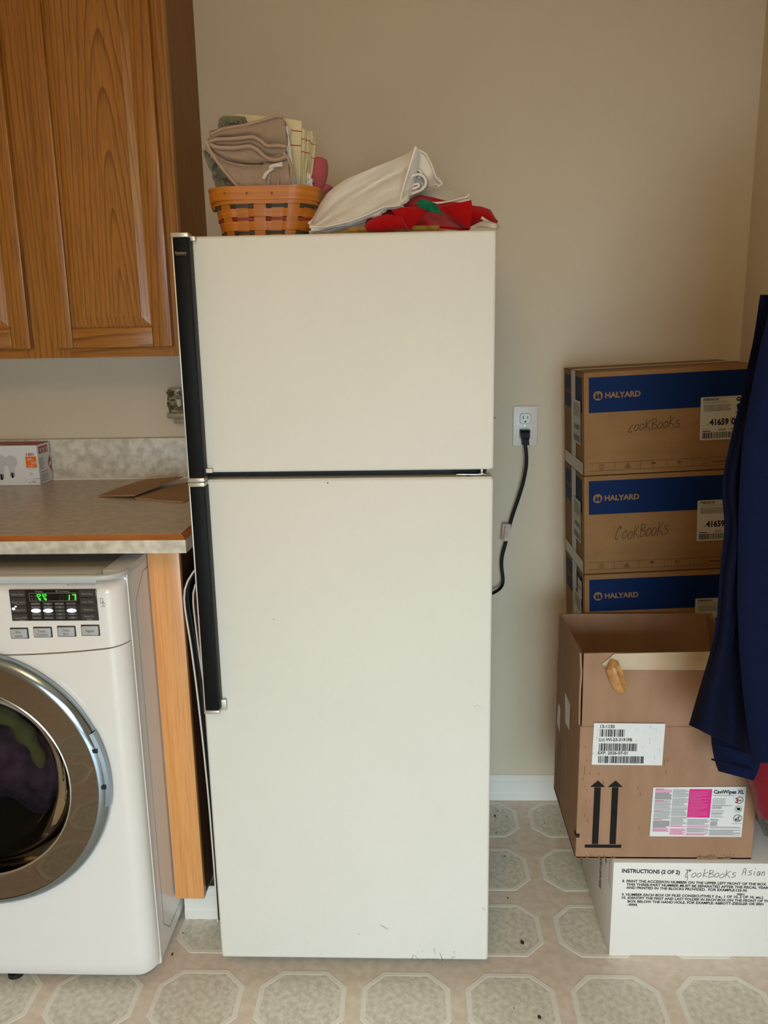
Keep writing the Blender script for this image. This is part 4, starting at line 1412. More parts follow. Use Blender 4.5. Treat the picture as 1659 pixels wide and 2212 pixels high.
# white napkin edge
mm = M()
fold(mm, [(607, 272), (612, 270), (616, 272), (622, 274)], [(628, 408), (630, 410), (632, 412), (634, 412)], -0.512, th=0.012, bul=0.002, seed=9, n=10, k=20)
edge(mm, [(609, 272), (616, 300), (624, 340), (629, 375), (628, 410)], -0.518, 0.0024, 0)
edge(mm, [(619, 273), (622, 300), (628, 340), (633, 375), (632, 410)], -0.516, 0.0024, 0)
build('napkin', mm, ['cloth_white'], label='white napkin edge standing between taupe napkin and striped towels', cat='napkin', origin=tuple(at(628, 410, 1, -0.51)))


# cream towels with rust stripes
def towel(top, bot, Y, stripes, label, seed):
    q = M()
    mf = lambda a, b: 1 if any(s0 <= a <= s1 for s0, s1 in stripes) else 0
    patch(q, top, bot, Y, 12, 64, 0.010, lambda u, v: -0.006 * math.sin(math.pi * u) + wr(u, v, 1.2, 0.003, seed), 0, mf)
    return build('striped_towel', q, ['cloth_cream', 'cloth_stripe'], label=label, cat='towel', group='striped towels in the basket', origin=tuple(at(*bot[0], 1, Y)))


towel([(506, 247), (540, 248), (580, 252), (612, 255), (632, 258), (652, 262)], [(560, 405), (600, 410), (630, 414), (640, 415), (644, 414), (648, 410)], -0.480, [(0.13, 0.145), (0.335, 0.35)],
      'tallest cream towel with rust stripes standing in the basket', 1.0)
towel([(650, 280), (656, 277), (662, 281)], [(645, 412), (650, 412), (655, 410)], -0.472, [(0.145, 0.16), (0.36, 0.375)], 'middle cream towel with rust stripes beside the tallest one', 2.0)
towel([(661, 283), (666, 281), (672, 284)], [(652, 410), (656, 412), (661, 408)], -0.464, [(0.145, 0.16), (0.36, 0.375)], 'cream striped towel second from the pink cloth in the basket', 3.0)
towel([(670, 290), (674, 289), (679, 294)], [(658, 408), (661, 410), (666, 404)], -0.456, [(0.145, 0.16), (0.40, 0.415)], 'shortest cream striped towel next to the pink cloth', 4.0)
mm = M()
fold(mm, [(664, 372), (670, 376), (674, 388)], [(658, 412), (668, 418), (676, 424)], -0.462, th=0.004, bul=0.002, seed=5, n=10, k=10)
FQ = None
for (x, y) in ((662, 392), (666, 398), (663, 404), (668, 408), (666, 388), (670, 402)):
    p = at(x, y, 1, -0.4675)
    mm.prism([(0.0016, 0), (0.0005, 0.0016), (-0.0014, 0.0006), (-0.0006, -0.0016)], p, (1, 0, 0), (0, 0, 1), (0, -1, 0), 0.0006, 1)
build('cloth', mm, ['cloth_white', 'cloth_blue_print'], label='white cloth scrap with blue print at the basket rim', cat='cloth', origin=tuple(at(668, 412, 1, -0.46)))
# pink cloth
mm = M()
rows = []
for (x0_, x1_, y_) in ((676, 698, 341), (671, 706, 346), (669, 709, 358), (668, 709, 372), (667, 707, 384), (672, 704, 396), (676, 699, 408), (679, 692, 420), (681, 687, 432)):
    a = at(x0_, y_, 1, -0.44); b = at(x1_, y_, 1, -0.44)
    c0 = (a + b) / 2; rx = (b - a).length / 2
    rows.append([c0 + Vector((rx * math.cos(q * math.pi / 8), 0.018 * math.sin(q * math.pi / 8) * (rx / 0.022 if rx < 0.022 else 1), 0)) for q in range(16)])
mm.loft(rows)
rows = []
for (x0_, x1_, y_, y2) in ((683, 688, 430, 436), (688, 697, 416, 426), (692, 706, 402, 416), (700, 716, 397, 410), (708, 720, 398, 406)):
    a = at(x0_, y_, 1, -0.432); b = at(x1_, y2, 1, -0.432)
    c0 = (a + b) / 2; rx = (b - a).length / 2
    dirv = (b - a).normalized()
    rows.append([c0 + dirv * rx * math.cos(q * math.pi / 6) + Vector((0, 0.010 * math.sin(q * math.pi / 6), 0)) for q in range(12)])
mm.loft(rows)
build('pink_cloth', mm, 'cloth_pink', label='fuzzy pink cloth sticking up behind the basket corner', cat='cloth', origin=tuple(at(684, 430, 1, -0.44)))

# ------------------------------------------------------------------ cloths heaped on the refrigerator
# white dish towel folded and draped over the heap
mm = M()
TopE = [(670, 486), (682, 458), (692, 438), (712, 412), (745, 388), (800, 365), (850, 345), (880, 332), (898, 316)]
BotE = [(672, 492), (700, 492), (730, 484), (760, 478), (800, 462), (830, 446), (856, 444), (866, 442), (880, 428)]
Yt = lambda u, v: -0.64 + 0.10 * (1 - v) + 0.03 * u
patch(mm, TopE, BotE, Yt, 44, 22, 0.006, lambda u, v: wr(u * 0.28, v * 1.7 + u * 0.7, 1.2, 0.010, 3.1) + 0.0022 * math.sin(11 * v + 6 * u + 2 * wr(u, v, 1, 1, 7)), 0)
BotF = [(671, 491), (690, 499), (720, 492), (755, 488), (800, 470), (818, 470), (828, 455), (850, 450), (866, 442)]
patch(mm, [(672, 487), (700, 488), (730, 482), (760, 476), (800, 462), (815, 455), (830, 446), (850, 445), (866, 440)], BotF, -0.622, 36, 6, 0.006, lambda u, v: -0.004 * math.sin(math.pi * v), 0)
patch(mm, [(672, 496), (690, 496), (720, 490), (740, 486), (766, 482), (790, 470)], [(668, 506), (690, 502), (705, 506), (735, 496), (770, 488), (790, 482)], -0.60, 24, 6, 0.006, lambda u, v: -0.006 * math.sin(math.pi * v), 0)
patch(mm, [(790, 466), (806, 460), (820, 456), (834, 450)], [(796, 468), (810, 468), (822, 470), (826, 460)], -0.618, 14, 6, 0.005, lambda u, v: -0.004 * math.sin(math.pi * v), 0)
edge(mm, [(672, 490), (700, 491), (730, 484), (760, 477), (800, 461), (830, 446), (850, 446), (866, 443)], -0.632, 0.0026, 0)
edge(mm, [(898, 318), (888, 350), (876, 390), (866, 424), (864, 442)], -0.606, 0.0028, 0)
edge(mm, [(670, 487), (671, 491), (676, 492), (690, 491)], -0.632, 0.003, 0)
edge(mm, [(866, 440), (872, 446), (868, 449), (871, 440), (866, 436)], -0.602, 0.0013, 0, 20)
# end fold facing right and the fall of cloth behind it
patch(mm, [(898, 316), (902, 318), (905, 326), (908, 340)], [(866, 442), (878, 440), (884, 432), (890, 420)], -0.590, 10, 20, 0.005, lambda u, v: 0.02 * u, 0)
patch(mm, [(899, 316), (908, 326), (918, 330), (930, 350), (940, 378), (954, 398)], [(890, 400), (896, 404), (906, 408), (922, 404), (940, 400), (950, 402)], -0.555, 24, 14, 0.005, lambda u, v: 0.03 * u + 0.008 * math.sin(7 * u + 2 * v), 0)
edge(mm, [(905, 324), (920, 332), (932, 356), (942, 384), (956, 398), (945, 403)], -0.552, 0.002, 0)
build('dish_towel', mm, ['cloth_white'], label='white dish towel draped in a slope over the heap on the refrigerator', cat='towel', origin=tuple(at(760, 490, 1, -0.60)))
# rolled white cloth in the opening
mm = M()
for loop, y0 in (([(872, 392), (882, 382), (893, 376), (906, 373), (917, 379), (923, 391), (921, 403), (912, 412), (898, 418), (880, 424)], -0.585),
                 ([(876, 374), (886, 366), (898, 363), (908, 366), (914, 374), (913, 382), (904, 386)], -0.565),
                 ([(884, 402), (894, 396), (904, 394), (909, 399), (904, 406), (892, 410)], -0.575)):
    sp = smooth_line([(*q, 0) for q in loop], 30, 1)
    G = [[at(p.x, p.y, 1, y0 + 0.03 * k) + Vector((0.003 * k, 0, 0.001 * k)) for p in sp] for k in range(5)]
    mm.sheet(G, 0.0045)
build('rolled_cloth', mm, 'cloth_white', label='rolled white cloth peeking out under the draped dish towel', cat='cloth', origin=tuple(at(906, 405, 1, -0.56)))
# flat white cloth on top of the red one
mm = M()
patch(mm, [(884, 426), (905, 414), (935, 408), (965, 410), (990, 420), (1014, 420), (1015, 424)], [(876, 432), (900, 436), (935, 440), (965, 440), (985, 436), (1005, 430), (1014, 430)], lambda u, v: -0.56 + 0.12 * (1 - v), 28, 10, 0.005, lambda u, v: wr(u, v, 1.3, 0.006, 9), 0)
edge(mm, [(880, 434), (900, 437), (940, 439), (970, 436), (990, 430), (1000, 428), (1014, 424), (1012, 419)], -0.565, 0.0022, 0)
build('white_cloth', mm, ['cloth_white'], label='flat white cloth laid over the back of the red cloth', cat='cloth', origin=tuple(at(950, 438, 1, -0.55)))
# red cloth
mm = M()


def rf(u, v):
    d = u * 3.1 - v * 1.1
    return 0.012 * math.sin(d * 4.2 + 1.2 * wr(u, v, 0.7, 1, 2)) + 0.006 * math.sin(d * 9 + v * 4) * v


patch(mm, [(786, 490), (792, 474), (810, 464), (840, 452), (876, 436), (905, 420), (935, 426), (965, 434), (995, 438), (1018, 432)],
      [(796, 500), (820, 499), (850, 497), (880, 491), (905, 489), (930, 488), (955, 488), (980, 490), (1000, 493), (1012, 492)], lambda u, v: -0.655 + 0.10 * (1 - v),
      56, 26, 0.006, rf, 0)
patch(mm, [(1012, 434), (1020, 444), (1040, 446), (1060, 453), (1072, 474)], [(1010, 492), (1024, 486), (1040, 478), (1056, 478), (1072, 486)], -0.60, 24, 12, 0.006, lambda u, v: -0.014 * math.sin(math.pi * v), 0)
patch(mm, [(1018, 432), (1020, 446), (1019, 470), (1014, 492)], [(950, 448), (968, 462), (985, 478), (1004, 493)], -0.672, 22, 10, 0.005, lambda u, v: 0.014 * v * v, 0)
patch(mm, [(786, 488), (796, 476), (812, 468), (840, 462), (868, 468), (882, 494)], [(796, 500), (815, 500), (835, 499), (855, 497), (868, 494), (880, 497)], -0.690, 26, 10, 0.005, lambda u, v: -0.012 * math.sin(math.pi * v) * (1 - u * 0.5), 0)
patch(mm, [(846, 456), (872, 448), (905, 452), (936, 444)], [(880, 495), (886, 497), (900, 480), (932, 452)], -0.690, 22, 12, 0.004, lambda u, v: 0.012 * v - 0.008 * math.sin(math.pi * u), 0)
red = build('red_cloth', mm, ['cloth_red'], label='bright red cloth with a green print crumpled on the refrigerator', cat='cloth', origin=tuple(at(900, 494, 1, -0.65)))
mm = M()
patch(mm, [(898, 440), (906, 432), (920, 432), (934, 436), (942, 444)], [(908, 444), (914, 452), (930, 456), (944, 460), (956, 466)], -0.700, 18, 8, 0.003, lambda u, v: wr(u, v, 2, 0.004, 3), 0)
build('green_print', mm, 'cloth_green', red)
# yellow woven mat under the heap
mm = M()
for k in range(2):
    for i in range(8):
        y = -0.672 + 0.018 * i
        mm.tube([(-0.185 + 0.06 * k, y, 1.6437 + 0.0085 * k), (-0.05, y, 1.6437 + 0.0085 * k), (0.062 - 0.01 * k, y, 1.6440 + 0.0085 * k)], 0.0047, 8)
tcap = build('woven_mat', mm, 'straw_yellow', label='flat yellow straw mat under the red cloth on the refrigerator', cat='mat', origin=(-0.05, -0.68, 1.639))
# cream ring at the right end
mm = M()
pts = [at(1030, 488, 1, -0.68), at(1048, 486, 1, -0.70), at(1066, 488, 1, -0.715), at(1073, 490, 1, -0.70), at(1070, 487, 1, -0.66), at(1058, 482, 1, -0.63), at(1046, 474, 1, -0.62), at(1040, 470, 1, -0.62)]
mm.tube(smooth_line(pts, 30), [0.003 + 0.003 * math.sin(math.pi * min(1, i / 26)) for i in range(30)], 8, flat=0.7)
build('plastic_ring', mm, 'ring_white', label='cream plastic hoop at the refrigerator corner by the red cloth', cat='hoop', origin=tuple(at(1060, 492, 1, -0.69)))

# ------------------------------------------------------------------ glove cartons
def glove_carton(label, seed, third=False):
    w, d, h = 0.412, 0.265, 0.2542
    r = thing('glove_carton', (0, 0, 0), label, 'carton', 'taped cookbook cartons stacked in the corner')
    WM[r] = Matrix.Identity(4)
    q = M(); q.box(0, w, 0, d, 0, h, b=0.0025); bd = build('carton_body', q, 'cardboard', r)
    fr = Face((0, 0, 0), (1, 0, 0), (0, 0, 1), (0, -1, 0), 0.0005)
    sd = Face((0, d, 0), (0, -1, 0), (0, 0, 1), (-1, 0, 0), 0.0005)
    q = M(); fr.rect(q, 0.012, h - 0.0985, 0.400, h - 0.0125); sd.rect(q, 0.015, h - 0.099, d - 0.022, h - 0.014)
    bb = build('blue_band', q, 'print_blue', r)
    q = M()
    # emblem: a disc with two leaning wedges
    cu, cv, rr = 0.034, h - 0.0575, 0.0115
    fr.disc(q, cu, cv, rr, 0, 2, 32)
    fr.poly(q, [(cu - 0.0062, cv - 0.0068), (cu - 0.0004, cv - 0.0068), (cu - 0.0004, cv + 0.001), (cu - 0.0040, cv + 0.0068), (cu - 0.0062, cv + 0.002)], 1, 3)
    fr.poly(q, [(cu + 0.0012, cv - 0.0068), (cu + 0.0074, cv - 0.0068), (cu + 0.0074, cv + 0.001), (cu + 0.0034, cv + 0.0068), (cu + 0.0012, cv + 0.002)], 1, 3)
    build('emblem', q, ['cardboard', 'print_blue'], bb)
    q = M()
    fr.text(q, 'HALYARD', 0.0515, h - 0.0635, 0.0128, 0.085, 0, 0.035, 2)
    build('brand_print', q, ['cardboard', 'print_blue'], bb)
    q = M()
    sd.text(q, 'HALYARD', 0.03, h - 0.061, 0.012, 0.075, 0, 0.03, 2)
    build('brand_print', q, ['cardboard', 'print_blue'], bb)
    q = M()
    if seed == 1:
        scrawl(fr, q, 'cooKBooKs', 0.108, h - 0.150, 0.026, 0.0142, 0.0013, 0, 1, 0.06)
    elif seed == 2:
        scrawl(fr, q, 'CooKBooKs', 0.078, h - 0.168, 0.034, 0.0148, 0.0013, 0, 2, 0.08)
    else:
        scrawl(fr, q, 'CooKBooKs', 0.080, h - 0.142, 0.028, 0.0160, 0.0013, 0, 4, 0.03)
    build('handwriting', q, 'pen_dark', r)
    # pictogram strip
    q = M()
    vb, vt = h - 0.2435, h - 0.2240
    fr.rect(q, 0.0115, vt, 0.402, vt + 0.0009); fr.rect(q, 0.0115, vb, 0.402, vb + 0.0009)
    for uu in (0.075, 0.138, 0.202, 0.266):
        fr.rect(q, uu, vb, uu + 0.0008, vt)
    m_ = (vb + vt) / 2
    fr.ring(q, 0.043, m_, 0.0060, 0.0070, 0, 1, 20)
    fr.line(q, [(0.040, m_ + 0.0048), (0.046, m_ - 0.0048)], 0.001); fr.line(q, [(0.046, m_ + 0.0048), (0.040, m_ - 0.0048)], 0.001)
    fr.line(q, [(0.099, m_ - 0.006), (0.107, m_ + 0.007), (0.115, m_ - 0.006), (0.099, m_ - 0.006)], 0.001)
    for i in range(3):
        fr.rect(q, 0.103, m_ - 0.0045 + 0.0022 * i, 0.111, m_ - 0.0033 + 0.0022 * i)
    fr.poly(q, [(0.163, m_ + 0.002), (0.166, m_ + 0.0055), (0.170, m_ + 0.007), (0.174, m_ + 0.0055), (0.177, m_ + 0.002)]); fr.line(q, [(0.170, m_ + 0.003), (0.170, m_ - 0.006), (0.1675, m_ - 0.006)], 0.001)
    for i in range(6):
        a = i * math.pi / 3
        fr.line(q, [(0.232 + 0.001 * math.cos(a), m_ + 0.003 + 0.001 * math.sin(a)), (0.232 + 0.0045 * math.cos(a), m_ + 0.003 + 0.0045 * math.sin(a))], 0.0012)
    fr.ring(q, 0.2375, m_ + 0.001, 0.003, 0.0038, 0, 1, 14); fr.line(q, [(0.233, m_ - 0.004), (0.2345, m_ - 0.006), (0.236, m_ - 0.004)], 0.001)
    fr.frame(q, 0.292, m_ - 0.005, 0.308, m_ + 0.005, 0.0008); fr.text(q, 'i', 0.301, m_ - 0.003, 0.006, None)
    fr.lines(q, 0.312, m_ - 0.0018, 0.385, m_ + 0.0018, 1, 0.8, 0, ragged=0)
    fr.rect(q, 0.386, h - 0.138, 0.396, h - 0.1335)
    build('pictogram_strip', q, 'print_brown', r)
    # sticker
    q = M()
    s0, s1, t0, t1 = 0.281, 0.3825, h - 0.180, h - 0.075
    cr = 0.003
    pts = []
    for (a, b, st) in ((s1 - cr, t0 + cr, -90), (s1 - cr, t1 - cr, 0), (s0 + cr, t1 - cr, 90), (s0 + cr, t0 + cr, 180)):
        for i in range(5):
            an = math.radians(st + 90 * i / 4)
            pts.append((a + cr * math.cos(an), b + cr * math.sin(an)))
    fr.poly(q, pts, 0, 2)
    q2 = M()
    fr.text(q2, 'STERLING SG', s0 + 0.006, t1 - 0.0085, 0.0046, 0.037, 0, 0.04, 3)
    fr.rect(q2, s0 + 0.006, t1 - 0.0155, s1 - 0.028, t1 - 0.0151, 0, 3); fr.rect(q2, s0 + 0.006, t1 - 0.0030, s1 - 0.018, t1 - 0.0026, 0, 3)
    fr.disc(q2, s1 - 0.011, t1 - 0.0080, 0.0054, 0, 3, 20); fr.text(q2, 'M', s1 - 0.011, t1 - 0.0103, 0.0048, None, 1, 0.03, 4, 'c')
    fr.lines(q2, s0 + 0.006, t1 - 0.0140, s1 - 0.028, t1 - 0.0100, 2, 0.35, 2, 3, 3)
    fr.lines(q2, s0 + 0.007, t1 - 0.034, s1 - 0.028, t1 - 0.0175, 5, 0.3, 0, 3, 4)
    # glove symbol
    hu, hv = s1 - 0.012, t1 - 0.026
    fr.poly(q2, [(hu - 0.002, hv - 0.0085), (hu + 0.002, hv - 0.0085), (hu + 0.0025, hv - 0.002), (hu + 0.0034, hv + 0.001), (hu + 0.0030, hv + 0.006), (hu + 0.001, hv + 0.0068), (hu - 0.0028, hv + 0.006), (hu - 0.0032, hv - 0.001), (hu - 0.002, hv - 0.003)], 0, 3)
    fr.text(q2, '2500', hu, hv - 0.0160, 0.0048, 0.0125, 0, 0.02, 3, 'c')
    fr.text(q2, '41659', s0 + 0.0225, t0 + 0.0365, 0.0140, 0.0455, 0, 0.04, 3)
    fr.text(q2, '01', s0 + 0.074, t0 + 0.0365, 0.0140, 0.0175, 0, 0.04, 3)
    fr.frame(q2, s0 + 0.0715, t0 + 0.0335, s0 + 0.0945, t0 + 0.0530, 0.0007, 0, 3)
    fr.text(q2, 'REF', s0 + 0.0155, t0 + 0.0365, 0.0028, None, 0, 0, 3)
    fr.text(q2, 'LOT', s0 + 0.006, t0 + 0.0265, 0.0024, None, 0, 0, 3); fr.lines(q2, s0 + 0.006, t0 + 0.021, s0 + 0.030, t0 + 0.0235, 1, 0.8, 0, 3)
    fr.lines(q2, s0 + 0.044, t0 + 0.0225, s0 + 0.062, t0 + 0.0275, 2, 0.4, 0, 3, 7); fr.lines(q2, s0 + 0.070, t0 + 0.0235, s0 + 0.09, t0 + 0.0285, 2, 0.4, 0, 3, 8)
    fr.barcode(q2, s0 + 0.006, t0 + 0.004, s0 + 0.085, t0 + 0.0185, 0, 3, 11, 0.00075)
    st = build('sticker', q, 'label_shaded', r)
    build('sticker_print', q2, ['print_black', 'label_shaded', 'print_grey'], st)
    # side: tape from top to bottom with a label on it
    q = M(); sd.rect(q, 0.110, 0.0, 0.168, h, 0, 3); fr2 = Face((0, 0, h), (1, 0, 0), (0, 1, 0), (0, 0, 1), 0.0005)
    fr2.rect(q, 0.0, d - 0.168, w, d - 0.110, 0, 2)
    build('packing_tape', q, 'clear_tape', r)
    q = M(); q2 = M()
    a0, a1, c0, c1 = d - 0.125, d - 0.030, h - 0.182, h - 0.072
    sd.rect(q, a0, c0, a1, c1, 0, 5)
    sd.lines(q2, a0 + 0.008, c1 - 0.040, a1 - 0.010, c1 - 0.006, 9, 0.35, 0, 6, 3)
    sd.text(q2, '41659', a0 + 0.015, c0 + 0.036, 0.013, 0.05, 0, 0.03, 6)
    sd.text(q2, '01', a0 + 0.068, c0 + 0.036, 0.013, 0.016, 0, 0.03, 6)
    sd.barcode(q2, a0 + 0.006, c0 + 0.005, a1 - 0.010, c0 + 0.022, 0, 6, 5)
    st = build('sticker', q, 'label_shaded', r)
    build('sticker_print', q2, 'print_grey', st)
    q = M(); sd.rect(q, 0.02, 0.0, d - 0.004, 0.032, 0, 4); build('corner_tape', q, 'clear_tape', r)
    q = M(); fr2.rect(q, 0.0, d / 2 - 0.0012, w, d / 2 + 0.0012, 0, 1); sd.rect(q, 0.004, h - 0.0016, 0.10, h, 0, 1); sd.rect(q, 0.172, h - 0.0016, d - 0.004, h, 0, 1)
    build('flap_gap', q, 'print_black', r)
    if third:
        q = M(); q2 = M()
        sd.rect(q, d - 0.075, h - 0.072, d - 0.020, h - 0.025, 0, 6); sd.text(q2, 'TST', d - 0.066, h - 0.056, 0.014, 0.036, 0, 0.02, 7)
        st = build('sticker', q, 'label_shaded', r); build('sticker_print', q2, 'print_grey', st)
    return r


LEAN = math.radians(2.3)
Lx, Lz = Vector((math.cos(LEAN), 0, math.sin(LEAN))), Vector((-math.sin(LEAN), 0, math.cos(LEAN)))
topc = Vector((0.4105, -0.330, 1.3525))
HB = 0.2565
for i, lb in enumerate(('topmost tan glove carton with blue band and small slanted cookbook handwriting', 'middle glove carton of the stack with large cookbook handwriting under its blue band',
                        'lowest visible glove carton half hidden by the open brown box')):
    r = glove_carton(lb, i + 1, i == 2)
    o = topc - Lz * HB * (i + 1) + Vector((0.0, (0.0, 0.004, 0.002)[i], 0))
    r.location = o
    r.rotation_euler = (0, -LEAN, 0)
    base = o
# carton that carries the stack, hidden behind the open box
t = thing('support_carton', (base.x, base.y, 0.018), 'plain brown carton under the glove cartons behind the open box', 'carton', rot=(0, -LEAN, 0))
hh = (base.z - 0.018) / math.cos(LEAN) - 0.0020
mm = M(); mm.box(0.022, 0.412, 0, 0.26, 0.0, hh, b=0.002); build('carton_body', mm, 'cardboard_brown', t, local=True)
mm = M(); FX = Face((0.022, 0, hh), (1, 0, 0), (0, 1, 0), (0, 0, 1), 0.0004); FX.rect(mm, 0.0, 0.1, 0.39, 0.16); build('packing_tape', mm, 'clear_tape', t, local=True)

# ------------------------------------------------------------------ file box
fx0, fx1, fy0, fy1, fzt = 0.450, 0.845, -0.668, -0.345, 0.2500
t = thing('file_box', ((fx0 + fx1) / 2, (fy0 + fy1) / 2, 0.0), 'white cardboard file box with printed instructions on the floor', 'box')
mm = M(); mm.box(fx0, fx1, fy0, fy1, 0.0, fzt, b=0.0025); fb = build('box_body', mm, 'filebox_white', t)
FB = Face((0, fy0, 0), (1, 0, 0), (0, 0, 1), (0, -1, 0), 0.0005)
ux = lambda cx_, cy_: (lambda p: (p.x, p.z))(at(1300 + cx_ * 359 / 1659, 1830 + cy_ * 359 / 1659, 1, fy0))
mm = M()


def ftext(s, a, b, h, bold=0.02):
    (u0, v0), (u1, v1) = ux(*a), ux(*b)
    f2 = Face((u0, fy0, v0), (u1 - u0, 0, v1 - v0), (-(v1 - v0), 0, u1 - u0), (0, -1, 0), 0.0005)
    f2.text(mm, s, 0, 0, h, math.hypot(u1 - u0, v1 - v0), 0, bold)


ftext('INSTRUCTIONS (2 OF 2)', (200, 252), (778, 268), 0.0094, 0.03)
ftext('8.', (203, 348), (228, 349), 0.0062, 0.03)
ftext('PRINT THE ACCESSION NUMBER ON THE UPPER LEFT FRONT OF THE BOX.', (245, 349), (1645, 382), 0.0062, 0.03)
ftext('THIS THREE-PART NUMBER MUST BE SEPARATED AFTER THE FISCAL YEAR', (245, 382), (1662, 417), 0.0062, 0.03)
ftext('AND PRINTED IN THE BLOCKS PROVIDED.  FOR EXAMPLE:123-95', (243, 414), (1447, 444), 0.0062, 0.03)
ftext('0001', (1347, 478), (1420, 480), 0.0050, 0.03)
ftext('9.', (198, 482), (223, 483), 0.0062, 0.03)
ftext('NUMBER EACH BOX OF FILES CONSECUTIVELY (i.e., 1 OF 10, 2 OF 10, etc.)', (240, 483), (1608, 512), 0.0062, 0.03)
ftext('10.', (198, 514), (243, 515), 0.0062, 0.03)
ftext('IDENTIFY THE FIRST AND LAST FOLDER IN EACH BOX ON THE FRONT OF THE', (258, 516), (1690, 550), 0.0062, 0.03)
ftext('BOX BELOW THE HAND HOLE. FOR EXAMPLE: ABBOTT-ZIEGLER OR 0001', (256, 551), (1612, 580), 0.0062, 0.03)
ftext('-9999.', (256, 585), (357, 588), 0.0062, 0.03)
build('lettering', mm, 'print_black', fb)
mm = M()
(u0, v0), (u1, v1) = ux(830, 300), ux(1345, 300)
f2 = Face((u0, fy0, v0), (1, 0, 0), (0, 0, 1), (0, -1, 0), 0.0006)
scrawl(f2, mm, 'CookBooKs', 0.0, 0.0, 0.0185, (u1 - u0) / 9.1, 0.0010, 0, 5, 0.0)
f2.line(mm, [(0.004, 0.020), (0.006, -0.008)], 0.001); f2.line(mm, [(0.0, 0.019), (0.014, 0.020)], 0.001)
(u0, v0), (u1, v1) = ux(1400, 280), ux(1640, 275)
f2 = Face((u0, fy0, v0), (1, 0, 0), (0, 0, 1), (0, -1, 0), 0.0006)
scrawl(f2, mm, 'Asian', 0.0, 0.0, 0.0175, (u1 - u0) / 4.9, 0.0010, 0, 6, 0.0)
build('handwriting', mm, 'pen_black', fb)
FS = Face((fx0, fy1, 0), (0, -1, 0), (0, 0, 1), (-1, 0, 0), 0.0005)
mm = M()
L_ = fy1 - fy0
FS.poly(mm, [(0.225, 0.252), (0.245, 0.252), (0.262, 0.205), (0.256, 0.20)], 0)
f2 = Face((fx0, fy1 - 0.20, 0.245), (0, 0, -1), (0, -1, 0), (-1, 0, 0), 0.0005)
f2.text(mm, 'RECORDS CENTER', 0.02, 0.0, 0.016, 0.13, 0, 0.02)
f2.text(mm, 'BOX NO.', 0.02, -0.06, 0.014, 0.08, 0, 0.02)
for uu in (0.285, 0.292, 0.305):
    FS.rect(mm, uu, 0.17, uu + 0.0012, 0.249)
build('side_lettering', mm, 'print_black', fb)

# ------------------------------------------------------------------ open carton
ox0, ox1, oy0, oy1, oz0 = 0.3645, 0.7680, -0.656, -0.356, 0.2518
ozf = 0.585     # fold line of the flaps
ozt = 0.762     # top of the raised flaps
t = thing('open_carton', ((ox0 + ox1) / 2, (oy0 + oy1) / 2, oz0), 'open brown carton with raised flaps and black arrows on the file box', 'carton')
W_ = 0.0045
mm = M()
mm.box(ox0, ox1, oy0, oy0 + W_, oz0, ozf, b=0.0012, seg=1); mm.box(ox0, ox1, oy1 - W_, oy1, oz0, ozf)
mm.box(ox0, ox0 + W_, oy0 + W_, oy1 - W_, oz0, ozf); mm.box(ox1 - W_, ox1, oy0 + W_, oy1 - W_, oz0, ozf)
mm.box(ox0, ox1, oy0, oy1, oz0, oz0 + W_)
ob = build('carton_body', mm, 'cardboard_brown', t)


def flap(p0, p1, q0, q1, nrm, name='flap', n=1):
    q = M()
    nv = Vector(nrm) * 0.004
    rows = 9
    G = []
    for j in range(rows):
        v = j / (rows - 1)
        A, B = Vector(p0).lerp(Vector(q0), v), Vector(p1).lerp(Vector(q1), v)
        G.append([A.lerp(B, i / 13) + Vector(nrm) * (0.004 * noise.noise(Vector((i * 0.4, v * 3, p0[0] * 7)))) * v for i in range(14)])
    q.sheet(G, 0.004)
    return build(name, q, 'cardboard_brown', t)


ff = flap((ox0 + 0.004, oy0 + 0.002, ozf), (ox1 - 0.004, oy0 + 0.002, ozf), (ox0 + 0.001, oy0 - 0.004, ozt), (ox1 - 0.002, oy0 - 0.002, ozt), (0, -1, 0))
flap((ox0 + 0.004, oy1 - 0.002, ozf), (ox1 - 0.004, oy1 - 0.002, ozf), (0.372, oy1 + 0.004, 0.742), (0.752, oy1 + 0.004, 0.742), (0, -1, 0))
flap((ox0 + 0.002, oy0 + 0.010, ozf), (ox0 + 0.002, oy1 - 0.006, ozf), (ox0 - 0.001, oy0 + 0.002, ozt - 0.002), (ox0 + 0.004, oy1 - 0.010, 0.745), (-1, 0, 0))
flap((ox1 - 0.002, oy0 + 0.006, ozf), (ox1 - 0.002, oy1 - 0.006, ozf), (ox1 - 0.015, oy0 + 0.006, ozt - 0.012), (ox1 - 0.035, oy1 - 0.012, 0.748), (-1, 0, 0))
FO = Face((ox0, oy0, oz0), (1, 0, 0), (0, 0, 1), (0, -1, 0), 0.0012)
uo = lambda px, py: (lambda p: (p.x - ox0, p.z - oz0))(at(px, py, 1, oy0 - 0.001))
# crease lines, dents, stains
mm = M()
rnd = random.Random(12)
for i in range(26):
    px = rnd.choice((1262, 1264, 1268, 1420, 1440, 1330, 1300, 1380)) + rnd.uniform(-6, 6); py = rnd.uniform(1600, 1800)
    a = uo(px, py)
    FO.rect(mm, a[0], a[1], a[0] + 0.0014, a[1] + rnd.uniform(0.003, 0.014))
for i in range(30):
    px = rnd.uniform(1246, 1330) if i < 20 else rnd.uniform(1505, 1590)
    a = uo(px, 1852 + rnd.uniform(-6, 2))
    FO.disc(mm, a[0], a[1], rnd.uniform(0.0008, 0.0022), n=7)
build('stain_marks', mm, 'stain', ob)
mm = M()
a = uo(1500, 1856); rnd = random.Random(4)
pts0 = [uo(1505 + 8 * i, 1853 + rnd.uniform(-4, 2)) for i in range(10)]; pts1 = [(uo(1505 + 8 * i, 1861)[0], 0.0008 + rnd.uniform(0, 0.002)) for i in range(10)]
